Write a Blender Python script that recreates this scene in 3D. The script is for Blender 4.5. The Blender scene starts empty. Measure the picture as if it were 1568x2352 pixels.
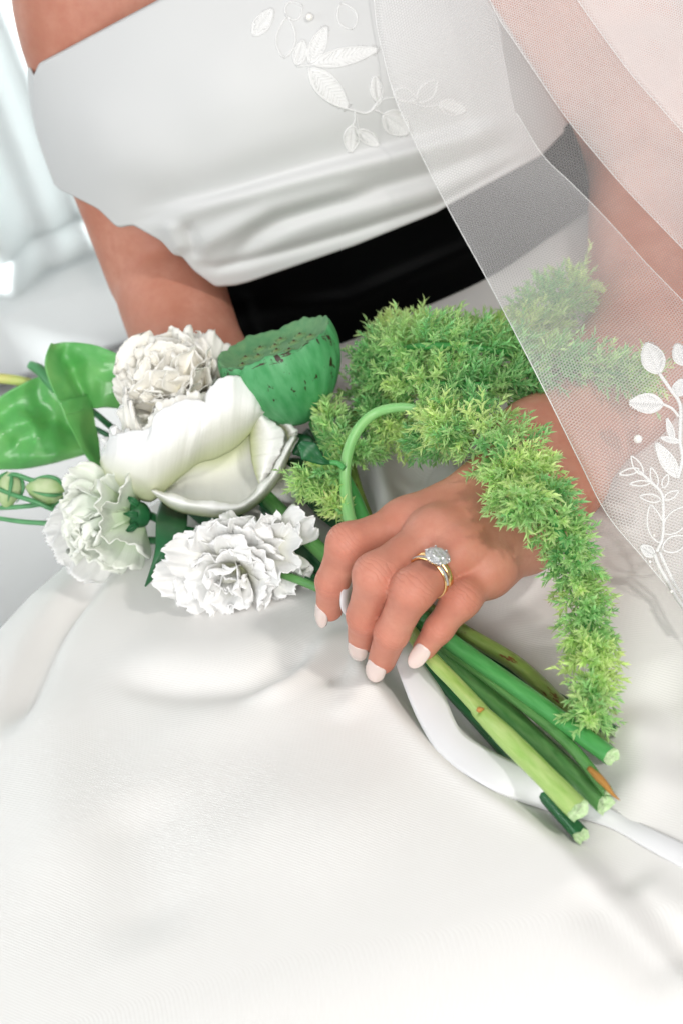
import bpy, math, random
import numpy as np
from mathutils import Vector

# ------------------------------------------------------------------ camera, world, lights, exposure
rng = np.random.default_rng(7)
random.seed(7)
sc = bpy.context.scene
col = sc.collection
TH, RO, FP = math.radians(33), math.radians(18), 4000.0     # pitch, roll, focal length in reference pixels (1568 x 2352)
fwd = np.array([0, math.cos(TH), -math.sin(TH)])
_r0 = np.array([1.0, 0, 0]); _u0 = np.array([0, math.sin(TH), math.cos(TH)])
RV = math.cos(RO) * _r0 - math.sin(RO) * _u0
UV_ = math.sin(RO) * _r0 + math.cos(RO) * _u0
CAM = -0.8 * fwd

cd = bpy.data.cameras.new('camera'); cam = bpy.data.objects.new('camera', cd); col.objects.link(cam)
from mathutils import Matrix
cam.matrix_world = Matrix(((RV[0], UV_[0], -fwd[0], CAM[0]), (RV[1], UV_[1], -fwd[1], CAM[1]),
                           (RV[2], UV_[2], -fwd[2], CAM[2]), (0, 0, 0, 1)))
cd.sensor_fit = 'VERTICAL'; cd.sensor_height = 36.0; cd.sensor_width = 24.0
cd.lens = 36.0 * FP / 2352.0
cd.clip_start = 0.02; cd.clip_end = 50
cd.dof.use_dof = True; cd.dof.focus_distance = 0.80; cd.dof.aperture_fstop = 10.0
sc.camera = cam

world = bpy.data.worlds.new('World'); sc.world = world; world.use_nodes = True
bg = world.node_tree.nodes['Background']
bg.inputs[0].default_value = (0.95, 0.97, 1.0, 1); bg.inputs[1].default_value = 0.28

def area(name, loc, target, size, power, color=(1, 1, 1)):
    l = bpy.data.lights.new(name, 'AREA'); l.shape = 'DISK'; l.size = size; l.energy = power; l.color = color
    o = bpy.data.objects.new(name, l); col.objects.link(o); o.location = loc
    o.rotation_euler = (Vector(target) - Vector(loc)).to_track_quat('-Z', 'Y').to_euler()
    return o
area('flash_key', (0.72, -0.75, 1.0), (0.05, 0.0, -0.05), 0.12, 5.2, (1.0, 0.96, 0.92))
area('bounce_front', (-0.25, -1.45, 0.62), (0, 0.1, 0), 1.0, 14.0, (1.0, 0.985, 0.97))
area('window_fill', (-1.35, -0.25, 0.65), (0, 0.05, 0), 0.9, 4.5, (0.93, 0.98, 1.0))
area('backdrop_fill', (-1.7, 0.70, 1.5), (-.7, 1.35, 0.35), 0.8, 34.0, (0.95, 1.0, 1.0)).data.spread = math.radians(52)  # unseen fill lamp, added to brighten the wall and curtain behind her

sc.view_settings.view_transform = 'Standard'; sc.view_settings.look = 'None'
sc.view_settings.exposure = 0.5; sc.view_settings.gamma = 1.0
sc.cycles.use_denoising = True
sc.cycles.max_bounces = 10; sc.cycles.transparent_max_bounces = 16
sc.cycles.caustics_reflective = False; sc.cycles.caustics_refractive = False
sc.cycles.sample_clamp_indirect = 4

# ------------------------------------------------------------------ helpers: coordinates
def ray(u, v):
    u = np.asarray(u, float)[..., None]; v = np.asarray(v, float)[..., None]
    return fwd + (u - 784) / FP * RV - (v - 1176) / FP * UV_
def P(u, v, d):
    return CAM + np.asarray(d, float)[..., None] * ray(u, v)
LZ = float(P(850, 1540, .80)[2])                   # height of the lap under the bouquet
def onz(u, v, hz=0.0):                             # picture direction met at hz millimetres above the lap plane
    r = ray(u, v); d = (LZ + np.asarray(hz, float) / 1000.0 - CAM[2]) / r[..., 2]
    return CAM + d[..., None] * r
def ony(u, v, y):
    r = ray(u, v); d = (np.asarray(y, float) - CAM[1]) / r[..., 1]
    return CAM + d[..., None] * r
def depth(p): return float(np.dot(np.asarray(p) - CAM, fwd))
def toL(pts): return np.array([onz(u, v) for u, v in pts])
def sstep(a, b, x):
    t = np.clip((x - a) / (b - a), 0, 1); return t * t * (3 - 2 * t)
def interp(keys, x):
    k = np.array(keys, float); return np.interp(x, *spline(k, 400).T)
def spline(pts, n):
    """Catmull-Rom through pts, n samples, even in parameter."""
    p = np.asarray(pts, float); m = len(p)
    if m == 2: return p[0] + (p[1] - p[0]) * np.linspace(0, 1, n)[:, None]
    q = np.vstack([2 * p[0] - p[1], p, 2 * p[-1] - p[-2]])
    L = np.concatenate([[0], np.cumsum(np.linalg.norm(np.diff(p, axis=0), axis=1) + 1e-9)])
    tt = np.interp(np.linspace(0, L[-1], n), L, np.arange(m))
    i = np.minimum(tt.astype(int), m - 2); t = (tt - i)[:, None]
    a, b, c, d = q[i], q[i + 1], q[i + 2], q[i + 3]
    return .5 * (2 * b + (c - a) * t + (2 * a - 5 * b + 4 * c - d) * t ** 2 + (3 * b - a - 3 * c + d) * t ** 3)
def polydist(X, Y, pl):
    """distance, signed side and position 0..1 along a polyline for 2-D points"""
    X = np.asarray(X, float); Y = np.asarray(Y, float); best = np.full(X.shape, 1e9); side = np.zeros(X.shape); pos = np.zeros(X.shape)
    pl = np.asarray(pl, float)[:, :2]; L = np.linalg.norm(np.diff(pl, axis=0), axis=1); tot = L.sum(); acc = 0
    for k in range(len(pl) - 1):
        a, b = pl[k], pl[k + 1]; e = b - a
        t = np.clip(((X - a[0]) * e[0] + (Y - a[1]) * e[1]) / (e @ e), 0, 1)
        dx = X - a[0] - t * e[0]; dy = Y - a[1] - t * e[1]; d = np.hypot(dx, dy); m = d < best
        best = np.where(m, d, best); side = np.where(m, np.sign(e[0] * dy - e[1] * dx), side)
        pos = np.where(m, (acc + t * L[k]) / tot, pos); acc += L[k]
    return best, side, pos
def vnoise(X, Y, seed, f):
    """smooth 2-D value noise"""
    g = np.random.default_rng(seed).random((64, 64)); x = X * f; y = Y * f
    i = np.floor(x).astype(int); j = np.floor(y).astype(int); a = x - i; b = y - j
    a = a * a * (3 - 2 * a); b = b * b * (3 - 2 * b); G = lambda p, q: g[p % 64, q % 64]
    return (G(i, j) * (1 - a) + G(i + 1, j) * a) * (1 - b) + (G(i, j + 1) * (1 - a) + G(i + 1, j + 1) * a) * b - .5
def unit(v): v = np.asarray(v, float); return v / (np.linalg.norm(v) + 1e-12)

# ------------------------------------------------------------------ helpers: objects
WL = {}
def tag(o, label=None, cat=None, group=None, kind=None):
    if label: o['label'] = label
    if cat: o['category'] = cat
    if group: o['group'] = group
    if kind: o['kind'] = kind
    return o
def thing(name, label, cat, loc, group=None):
    o = bpy.data.objects.new(name, None); col.objects.link(o); o.location = [float(c) for c in loc]
    o.empty_display_size = .01; WL[o] = np.asarray(loc, float)
    return tag(o, label, cat, group)
def obj(name, V, F, m, parent=None, smooth=True, uv=None, attrs=None, solid=None, colors=None, label=None):
    V = np.asarray(V, float); base = WL[parent] if parent is not None else np.zeros(3)
    me = bpy.data.meshes.new(name); me.from_pydata((V - base).tolist(), [], [list(map(int, f)) for f in F] if not isinstance(F, np.ndarray) else F.tolist())
    me.materials.append(m)
    if smooth: me.polygons.foreach_set('use_smooth', [True] * len(me.polygons))
    if uv is not None:
        ul = me.uv_layers.new(name='UVMap'); idx = np.empty(len(me.loops), int); me.loops.foreach_get('vertex_index', idx)
        ul.data.foreach_set('uv', np.asarray(uv, float)[idx].ravel())
    for k, a in (attrs or {}).items():
        at = me.attributes.new(k, 'FLOAT', 'POINT'); at.data.foreach_set('value', np.asarray(a, float))
    if colors is not None:
        ca = me.color_attributes.new('tint', 'FLOAT_COLOR', 'POINT')
        ca.data.foreach_set('color', np.hstack([colors, np.ones((len(colors), 1))]).ravel())
    me.validate(); me.update()
    o = bpy.data.objects.new(name, me); col.objects.link(o)
    if parent is not None: o.parent = parent
    WL[o] = base
    if solid:
        s = o.modifiers.new('thickness', 'SOLIDIFY'); s.thickness = solid; s.offset = 0
    if label: o['label'] = label
    return o
def grid_faces(n, m, wrap=False):
    i, j = np.meshgrid(np.arange(n - 1), np.arange(m if wrap else m - 1), indexing='ij'); k = (j + 1) % m
    return np.stack([i * m + j, i * m + k, (i + 1) * m + k, (i + 1) * m + j], -1).reshape(-1, 4)
def sheet(name, G, m, parent=None, solid=None, uv=None, attrs=None, label=None):
    n, k = G.shape[:2]
    if uv is None:
        a, b = np.meshgrid(np.linspace(0, 1, n), np.linspace(0, 1, k), indexing='ij'); uv = np.stack([b, a], -1)
    return obj(name, G.reshape(-1, 3), grid_faces(n, k), m, parent, uv=uv.reshape(-1, 2), solid=solid,
               attrs={q: a.ravel() for q, a in (attrs or {}).items()}, label=label)
def tube_geo(C, r, seg=12, flat=None, cap=True):
    C = np.asarray(C, float); n = len(C); r = np.broadcast_to(np.asarray(r, float), (n,))
    T = np.gradient(C, axis=0); T /= np.linalg.norm(T, axis=1)[:, None] + 1e-12
    ref = np.array([.31, -.53, .79]); N = np.empty_like(C); x = np.cross(T[0], ref); N[0] = unit(x)
    for i in range(1, n): N[i] = unit(N[i - 1] - T[i] * (N[i - 1] @ T[i]))
    B = np.cross(T, N); a = np.linspace(0, 2 * math.pi, seg, endpoint=False)
    V = C[:, None] + r[:, None, None] * (np.cos(a)[None, :, None] * N[:, None] + np.sin(a)[None, :, None] * B[:, None])
    V = V.reshape(-1, 3); F = grid_faces(n, seg, True).tolist()
    L = np.concatenate([[0], np.cumsum(np.linalg.norm(np.diff(C, axis=0), axis=1))])
    uv = np.stack([np.tile(a / (2 * math.pi), n), np.repeat(L, seg)], -1)
    if cap:
        V = np.vstack([V, C[0], C[-1]]); uv = np.vstack([uv, uv[:1], uv[-1:]]); c0, c1 = n * seg, n * seg + 1
        F += [[c0, (j + 1) % seg, j] for j in range(seg)] + [[c1, (n - 1) * seg + j, (n - 1) * seg + (j + 1) % seg] for j in range(seg)]
    return V, F, uv
def tube(name, pts, r, m, parent=None, n=40, seg=12, label=None):
    C = spline(pts, n); r = np.asarray(r, float)
    rr = np.interp(np.linspace(0, 1, n), np.linspace(0, 1, r.size), r) if r.size > 1 else r
    V, F, uv = tube_geo(C, rr, seg); return obj(name, V, F, m, parent, uv=uv, label=label)
def merge(parts):
    V = []; F = []; o = 0
    for v, f in parts:
        V.append(np.asarray(v)); F += [[i + o for i in q] for q in (f.tolist() if isinstance(f, np.ndarray) else f)]; o += len(v)
    return np.vstack(V), F

# ------------------------------------------------------------------ helpers: materials
def mat(name, color, rough=.5, color2=None, nscale=60, ndetail=4, lo=.35, hi=.65, bump=0, bscale=400, sss=0, sssr=(1, .5, .3), sscale=.004,
        trans=0, sheen=0, spec=.5, metal=0, coat=0, stretch=None, tcol=None):
    m = bpy.data.materials.new(name); m.use_nodes = True; nt = m.node_tree; N = nt.nodes; L = nt.links
    b = N['Principled BSDF']; out = N['Material Output']
    b.inputs['Base Color'].default_value = (*color, 1); b.inputs['Roughness'].default_value = rough
    b.inputs['Specular IOR Level'].default_value = spec; b.inputs['Metallic'].default_value = metal
    b.inputs['Subsurface Weight'].default_value = sss; b.inputs['Subsurface Radius'].default_value = sssr
    b.inputs['Subsurface Scale'].default_value = sscale
    b.inputs['Sheen Weight'].default_value = sheen; b.inputs['Coat Weight'].default_value = coat; b.inputs['Coat Roughness'].default_value = .12
    tc = N.new('ShaderNodeTexCoord'); vec = tc.outputs['Object']
    if stretch:
        mp = N.new('ShaderNodeMapping'); mp.inputs['Scale'].default_value = stretch; L.new(tc.outputs['UV'], mp.inputs[0]); vec = mp.outputs[0]
    m['vec'] = 0
    if color2:
        n = N.new('ShaderNodeTexNoise'); n.inputs['Scale'].default_value = nscale; n.inputs['Detail'].default_value = ndetail; L.new(vec, n.inputs['Vector'])
        r = N.new('ShaderNodeMapRange'); r.inputs[1].default_value = lo; r.inputs[2].default_value = hi; L.new(n.outputs[0], r.inputs[0])
        mx = N.new('ShaderNodeMix'); mx.data_type = 'RGBA'; mx.inputs[6].default_value = (*color, 1); mx.inputs[7].default_value = (*color2, 1)
        L.new(r.outputs[0], mx.inputs[0]); L.new(mx.outputs[2], b.inputs['Base Color']); mx.name = 'colmix'
    if bump:
        n2 = N.new('ShaderNodeTexNoise'); n2.inputs['Scale'].default_value = bscale; n2.inputs['Detail'].default_value = 3; L.new(vec if stretch else tc.outputs['Object'], n2.inputs['Vector'])
        bp = N.new('ShaderNodeBump'); bp.inputs['Strength'].default_value = bump; bp.inputs['Distance'].default_value = .001
        L.new(n2.outputs[0], bp.inputs['Height']); L.new(bp.outputs[0], b.inputs['Normal']); bp.name = 'bump'
    if trans:
        t = N.new('ShaderNodeBsdfTranslucent'); t.inputs[0].default_value = (*(tcol or color), 1); ms = N.new('ShaderNodeMixShader'); ms.inputs[0].default_value = trans
        L.new(b.outputs[0], ms.inputs[1]); L.new(t.outputs[0], ms.inputs[2]); L.new(ms.outputs[0], out.inputs[0])
        if color2: L.new(mx.outputs[2], t.inputs[0])
    return m
def basecol_link(m):
    return m.node_tree.nodes['Principled BSDF'].inputs['Base Color']
def uv_ramp(m, stops, axis=1):
    """pigment that changes from the base of a petal (v=0) to its rim (v=1)"""
    N = m.node_tree.nodes; L = m.node_tree.links; tc = N.new('ShaderNodeTexCoord'); sp = N.new('ShaderNodeSeparateXYZ'); L.new(tc.outputs['UV'], sp.inputs[0])
    r = N.new('ShaderNodeValToRGB'); L.new(sp.outputs[axis], r.inputs[0]); e = r.color_ramp.elements
    while len(e) < len(stops): e.new(.5)
    for k, (p, c) in enumerate(stops): e[k].position = p; e[k].color = (*c, 1)
    L.new(r.outputs[0], basecol_link(m))
    for n in N:
        if n.type == 'BSDF_TRANSLUCENT': L.new(r.outputs[0], n.inputs[0])
    return m

def satin(name, color, rough, wave_scale=900, strength=.12, spec=.4, sheen=.1):
    m = mat(name, color, rough, spec=spec, sheen=sheen); N = m.node_tree.nodes; L = m.node_tree.links
    tc = N.new('ShaderNodeTexCoord'); w = N.new('ShaderNodeTexWave'); w.wave_type = 'BANDS'; w.bands_direction = 'DIAGONAL'
    w.inputs['Scale'].default_value = wave_scale; w.inputs['Distortion'].default_value = .6; w.inputs['Detail'].default_value = 1
    L.new(tc.outputs['UV'], w.inputs[0]); bp = N.new('ShaderNodeBump'); bp.inputs['Strength'].default_value = strength; bp.inputs['Distance'].default_value = .0004
    L.new(w.outputs[1], bp.inputs['Height']); L.new(bp.outputs[0], N['Principled BSDF'].inputs['Normal'])
    return m
M = {}
M['dress'] = satin('dress_satin', (.765, .75, .725), .46, 360, .16)
M['bodice'] = satin('bodice_crepe', (.625, .63, .625), .6, 500, .05)
M['sash'] = mat('sash_black_satin', (.0008, .001, .0012), .5, spec=.05)
M['ribbon'] = satin('ribbon_satin', (.86, .86, .87), .32, 700, .05, spec=.5)
M['ribbon'].node_tree.nodes['Principled BSDF'].inputs['Alpha'].default_value = .82
M['wall'] = mat('wall_paint', (.88, .9, .9), .8)
M['curtain'] = mat('curtain_sheer', (.88, .91, .91), .8, trans=.35)
M['floor'] = mat('floor_grey', (.17, .166, .163), .6, (.19, .185, .181), 3)
M['petal'] = uv_ramp(mat('petal_white', (.9, .9, .86), .55, sss=.0, trans=.18, bump=.35, bscale=1.0, stretch=(40, 2.0, 1)), [(0, (.74, .79, .45)), (.3, (.92, .92, .82)), (.65, (.96, .96, .94)), (1, (.97, .97, .96))])
M['petal_cream'] = uv_ramp(mat('petal_cream', (.9, .88, .8), .55, trans=.12, bump=.35, bscale=1.0, stretch=(40, 2.0, 1)), [(0, (.93, .88, .68)), (.35, (.96, .93, .84)), (1, (.98, .96, .9))])
M['petal_green'] = uv_ramp(mat('petal_greenish', (.86, .9, .78), .55, trans=.18, bump=.35, bscale=1.0, stretch=(40, 2.0, 1)), [(0, (.45, .68, .3)), (.3, (.74, .86, .64)), (.65, (.9, .95, .86)), (1, (.95, .97, .9))])
M['leaf'] = mat('leaf_dark_green', (.012, .10, .035), .4, (.02, .14, .045), 60, bump=.15, bscale=120, trans=.1)
M['leaf_under'] = M['leaf']
M['anth'] = mat('anthurium_green', (.12, .46, .115), .38, (.22, .57, .17), 45, ndetail=2, lo=.4, hi=.68, bump=.06, bscale=60, coat=.4, trans=.12)
M['spadix'] = mat('spadix_yellow', (.62, .6, .2), .5, (.4, .55, .15), 50, bump=.4, bscale=700)
M['bud'] = mat('bud_pale_green', (.36, .55, .2), .5, (.6, .7, .42), 90, trans=.15)
M['thin_stem'] = mat('thin_green_stem', (.07, .26, .1), .42, (.1, .33, .13), 80)
STEMC = {}
def stem_mat(name, c, c2, spots=None, rough=.35):
    m = mat(name, c, rough, c2, nscale=1, ndetail=5, lo=.3, hi=.7, stretch=(5, 30, 1), bump=.25, bscale=1.0)
    nt = m.node_tree; N = nt.nodes; L = nt.links; N['bump'].inputs['Distance'].default_value = .0006
    for n in N:
        if n.type == 'TEX_NOISE': n.inputs['Scale'].default_value = 2.2
    if spots:
        tc = N.new('ShaderNodeTexCoord'); mp = N.new('ShaderNodeMapping'); mp.inputs['Scale'].default_value = spots[2]; L.new(tc.outputs['UV'], mp.inputs[0])
        n = N.new('ShaderNodeTexNoise'); n.inputs['Scale'].default_value = 1; n.inputs['Detail'].default_value = 5; n.inputs['Roughness'].default_value = .7; L.new(mp.outputs[0], n.inputs['Vector'])
        r = N.new('ShaderNodeMapRange'); r.inputs[1].default_value = spots[1]; r.inputs[2].default_value = spots[1] + .06; L.new(n.outputs[0], r.inputs[0])
        mx = N.new('ShaderNodeMix'); mx.data_type = 'RGBA'; L.new(r.outputs[0], mx.inputs[0]); L.new(N['colmix'].outputs[2], mx.inputs[6]); mx.inputs[7].default_value = (*spots[0], 1)
        L.new(mx.outputs[2], basecol_link(m))
    return m
BR = (.12, .035, .008)
M['stem_lime'] = stem_mat('stem_lime', (.27, .46, .09), (.44, .58, .2), (BR, .70, (9, 90, 1)))
M['stem_bright'] = stem_mat('stem_bright_green', (.05, .28, .06), (.1, .38, .11), (BR, .74, (9, 120, 1)))
M['stem_olive'] = stem_mat('stem_olive', (.15, .25, .045), (.24, .33, .09), (BR, .56, (6, 60, 1)))
M['stem_mid'] = stem_mat('stem_mid_green', (.06, .23, .05), (.14, .33, .1), (BR, .72, (7, 70, 1)))
M['stem_dark'] = stem_mat('stem_dark_green', (.01, .085, .025), (.025, .145, .05), (BR, .75, (7, 70, 1)))
M['stem_cut'] = mat('cut_stem_end', (.42, .62, .3), .7, (.58, .72, .45), 700, bump=.8, bscale=1200)
M['frayed'] = mat('frayed_fibre', (.42, .2, .04), .6)
M['pod'] = None; M['skin'] = None
M['gold'] = mat('gold', (.86, .58, .27), .16, metal=1)
M['silver'] = mat('white_metal', (.82, .8, .78), .18, metal=1)
M['nail'] = mat('nail_polish', (.74, .585, .535), .14, spec=.6, coat=.6, sss=.15)
M['pearl'] = mat('pearl', (.86, .84, .8), .18, coat=.6)
M['thread'] = mat('embroidery_thread', (.92, .92, .91), .7, trans=.2)

# ------------------------------------------------------------------ the setting: wall, floor behind the sitter
def box(x0, x1, y0, y1, z0, z1):
    V = [(x, y, z) for x in (x0, x1) for y in (y0, y1) for z in (z0, z1)]
    return V, [[0, 1, 3, 2], [4, 6, 7, 5], [0, 4, 5, 1], [2, 3, 7, 6], [0, 2, 6, 4], [1, 5, 7, 3]]
FZ, WY = -0.52, 1.35
tag(obj('floor', *box(-4, 4, -2.5, WY + .3, FZ - .05, FZ), M['floor'], smooth=False), kind='structure')
w = tag(obj('wall', *box(-4, 4, WY, WY + .2, FZ, 2.6), M['wall'], smooth=False), kind='structure')
V, F = [], []
prof = [(0, 0), (-.022, 0), (-.022, .085), (-.016, .1), (-.008, .112), (0, .115)]
for x in (-4, 4): V += [(x, WY - .002 + p, FZ + .002 + q) for p, q in prof]
F = [[k, k + 1, k + 7, k + 6] for k in range(5)]
obj('baseboard', V, F, M['wall'], w, smooth=False)
xs = np.linspace(-1.15, .12, 360); zs = np.linspace(FZ + .17, 1.6, 30)
X, Z = np.meshgrid(xs, zs); Yc = WY - .09 + .028 * np.sin(X * 46 + 1.3 * np.sin(X * 9) + .25 * Z) + .012 * np.sin(X * 103 + 2)
cur = thing('curtain', 'sheer white floor length curtain hanging in soft folds on the wall', 'curtain', (-.7, WY - .09, FZ))
sheet('curtain_panel', np.stack([X, Yc, Z], -1), M['curtain'], cur, solid=.001)
hem = np.stack([X[:3], Yc[:3] - .004, np.repeat(np.array([FZ + .15, FZ + .17, FZ + .19])[:, None], X.shape[1], 1)], -1)
sheet('curtain_hem', hem, M['curtain'], cur, solid=.002)

# ------------------------------------------------------------------ the sitter: an Empty that parents the body and the clothes
person = thing('person', 'seated bride in an off-shoulder white gown with black sash, hand resting over flower stems', 'person', (.085, .33, FZ))
XC = .085
def ytorso(x, front, b=.10, a=.135):
    q = np.clip(np.abs(x - XC) / a, 0, 1); return front + b * (1 - np.sqrt(1 - q ** 2 + 1e-9))
def onbody(u, v, front, **k):
    y = np.full(np.shape(u), front, float)
    for _ in range(12):
        p = ony(u, v, y); y = .5 * y + .5 * ytorso(p[..., 0], front, **k)
    return ony(u, v, y)

# skirt: a height field over the lap with pulled folds
low = np.array([(430, 850), (520, 835), (790, 775), (950, 705), (1117, 632), (1250, 545), (1356, 476), (1385, 452)], float)
lp = onbody(low[:, 0], low[:, 1], .252)
nx, ny = 330, 300
xs = np.concatenate([np.linspace(-.33, -.2, 70, endpoint=False), np.linspace(-.2, .24, 220, endpoint=False), np.linspace(.24, .42, 40)])
tt = np.linspace(0, 1, ny)
Xg, Tg = np.meshgrid(xs, tt)
yback = .256 + .10 * np.tanh(((Xg - XC) / .135) ** 2)
Yg = -.40 + (yback + .40) * Tg
def lap_height(X, Y):
    Z = np.full(X.shape, LZ)
    zw = np.interp(X, lp[:, 0], lp[:, 2]); yb = .254 + .08 * np.tanh(((X - XC) / .135) ** 2)
    Z = Z + (zw - LZ) * sstep(.16, 0, yb - Y)                              # rise towards the waist
    Z = Z - .055 * sstep(-.20, -.42, Y)                                     # knees fall away
    pr = lambda pts: spline(toL(pts), 28)
    def ridge(pts, amp, wid, fade=.15, skew=0):
        nonlocal Z
        d, s, p = polydist(X, Y, pr(pts)); env = sstep(0, fade, p) * sstep(1, 1 - fade, p)
        w_ = np.where(s > 0, wid * (1 + skew), wid * (1 - skew))
        Z = Z + amp * np.exp(-(d / w_) ** 2) * env
    # the far edge on her right falls to the floor
    E = np.vstack([[[-.02, .29, 0], [-.105, .19, 0]], pr([(150, 1215), (60, 1290), (0, 1345), (-120, 1500), (-260, 1850), (-330, 2500)])])
    d, s, p = polydist(X, Y, E); s0 = polydist(np.array([.0]), np.array([-.1]), E)[1][0]; sd = -d * s * s0
    Z = Z - 1.25 * (sd + np.sqrt(sd ** 2 + .018 ** 2)) * .9 + 1.25 * .9 * (np.sqrt(.02 ** 2) * 0)
    d2, s2, p2 = polydist(X, Y, pr([(250, 1270), (175, 1345), (105, 1440), (45, 1580), (5, 1700)]))
    Z = Z - .012 * np.exp(-(d2 / .009) ** 2) * sstep(0, .2, p2) * sstep(1, .7, p2)
    # thigh mound that ends along the ribbon, valley under the stems
    V1 = pr([(800, 1440), (880, 1555), (960, 1655), (1060, 1752), (1150, 1815), (1290, 1905), (1400, 2015), (1600, 2190)])
    d, s, p = polydist(X, Y, V1); s0 = polydist(np.array([.1]), np.array([0.0]), V1)[1][0]; sd = d * s * s0
    Z = Z - .013 * sstep(-.008, .009, sd) * np.exp(-(np.maximum(sd, 0) / .13) ** 2) * sstep(0, .12, p)
    ridge([(800, 1430), (890, 1570), (1000, 1690), (1150, 1800), (1300, 1900)], .0035, .012, .2)
    # pulled crease towards the hand
    ridge([(230, 1530), (330, 1560), (450, 1578), (580, 1570), (690, 1515), (770, 1440)], -.0045, .0095, .3)
    ridge([(250, 1475), (400, 1500), (540, 1500), (650, 1455), (720, 1400)], .0048, .022, .35)
    ridge([(806, 1425), (752, 1475), (706, 1535), (640, 1590), (540, 1615)], .0045, .0065, .3)
    ridge([(820, 1450), (790, 1520), (740, 1590)], -.0035, .006, .35)
    ridge([(850, 1540), (820, 1600), (760, 1660)], .0025, .008, .4)
    ridge([(330, 1640), (500, 1640), (700, 1590), (830, 1560)], .003, .018, .4)
    ridge([(310, 1800), (330, 1950), (350, 2200)], -.004, .02, .3)
    ridge([(130, 1500), (120, 1750), (150, 2100)], .004, .022, .3)
    ridge([(480, 1850), (700, 1880), (950, 1930)], .003, .03, .4)
    # folds in the skirt above and beyond the hand
    ridge([(855, 1020), (880, 1110), (905, 1200)], .011, .007, .3)
    ridge([(822, 1040), (835, 1120), (850, 1210)], -.008, .007, .3)
    ridge([(955, 1040), (960, 1110), (975, 1180)], -.008, .010, .3)
    ridge([(1040, 1040), (1050, 1100), (1060, 1150)], .006, .010, .3)
    # right side
    ridge([(1430, 1560), (1470, 1690), (1450, 1800), (1400, 1860)], .006, .012, .35)
    ridge([(1490, 1480), (1540, 1620), (1530, 1780)], -.005, .014, .35)
    ridge([(1150, 1400), (1260, 1480), (1330, 1600)], -.003, .012, .3)
    ridge([(1400, 1985), (1500, 2040), (1640, 2110)], .005, .012, .3)
    ridge([(1330, 2000), (1450, 2110), (1600, 2230)], -.005, .014, .3)
    Z = Z + .0035 * vnoise(X, Y, 3, 8) + .0005 * vnoise(X, Y, 5, 33)
    return Z
Zg = np.maximum(lap_height(Xg, Yg), FZ + .01 + .02 * np.abs(vnoise(Xg, Yg, 9, 20)))
Lx = np.concatenate([np.zeros((ny, 1)), np.cumsum(np.hypot(np.diff(Xg, axis=1), np.diff(Zg, axis=1)), 1)], 1)
sheet('skirt', np.stack([Xg, Yg, Zg], -1), M['dress'], person, uv=np.stack([Lx, Yg], -1), solid=.0012,
      label='wide ivory satin skirt spread over the lap with pulled soft folds')
def lap_at(u, v, hz=0.0):
    """point hz millimetres above the draped lap, seen in direction u, v"""
    p = onz(u, v); z = LZ
    for _ in range(10):
        z = .5 * z + .5 * float(lap_height(np.array([p[0]]), np.array([p[1]]))[0]); r = ray(u, v)
        p = CAM + (z + hz / 1000 - CAM[2]) / r[2] * r
    return p

# sash
up = np.array([(380, 660), (480, 625), (750, 555), (1000, 455), (1150, 375), (1245, 322), (1306, 284)], float)
lo = np.array([(430, 880), (520, 860), (790, 785), (970, 705), (1130, 630), (1265, 540), (1380, 462)], float)
n, k = 40, 110
U_ = spline(up, k); L_ = spline(lo, k); t = np.linspace(0, 1, n)[:, None]
uu = U_[:, 0] * (1 - t) + L_[:, 0] * t; vv = U_[:, 1] * (1 - t) + L_[:, 1] * t
d1, _, p1 = polydist(uu, vv, [(520, 720), (800, 690), (1100, 560), (1330, 400)]); d2, _, p2 = polydist(uu, vv, [(560, 690), (575, 740), (600, 800)])
ridge_s = .003 * np.exp(-(d1 / 22) ** 2) - .004 * np.exp(-(d2 / 18) ** 2)
G = onbody(uu, vv, .247 - ridge_s * 1.0)
end = G[:, -1:].repeat(8, 1).copy(); a = np.linspace(.2, 1.0, 8)[None, :, None]
rim = ony(np.interp(t[:, 0], [0, .55, 1], [1306, 1400, 1380]), np.interp(t[:, 0], [0, .55, 1], [284, 428, 462]), .36)[:, None]
G = np.concatenate([G, end * (1 - a) + rim * a], 1)
sheet('sash', G, M['sash'], person, solid=.0012, label='wide black satin sash round the waist')

# bodice: off-shoulder draped band of crepe
def ab(u, v):
    c, s = math.cos(RO), math.sin(RO); return (u - 760) * c - (v - 380) * s, -(u - 760) * s - (v - 380) * c
T_ = np.array([(0, 80, 182), (.04, 93, 152), (.1, 165, 114), (.2, 270, 58), (.3, 380, 0), (.4, 480, -55), (.6, 700, -125), (.8, 900, -125), (.93, 1040, -60), (1, 1100, -20)], float)
H_ = np.array([(0, 126, 420), (.02, 138, 432), (.045, 166, 446), (.09, 229, 478), (.13, 272, 521), (.155, 307, 514), (.21, 374, 552), (.235, 400, 583), (.255, 421, 587), (.28, 447, 619), (.33, 497, 656), (.37, 540, 653),
               (.40, 572, 645), (.6, 815, 561), (.76, 1000, 486), (.8, 1033, 466), (.95, 1241, 355), (1, 1304, 290)], float)
def bodice_y(u, v):
    a_, b_ = ab(u, v)
    y = interp([(-260, .222), (-190, .212), (-100, .203), (40, .196), (230, .198), (480, .228), (720, .27)], b_)
    q = np.where(a_ < 0, -a_ / 640, a_ / 585); q = np.clip(q, 0, .999)
    return y + np.where(a_ < 0, .12, .15) * (1 - np.sqrt(1 - q ** 2))
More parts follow.
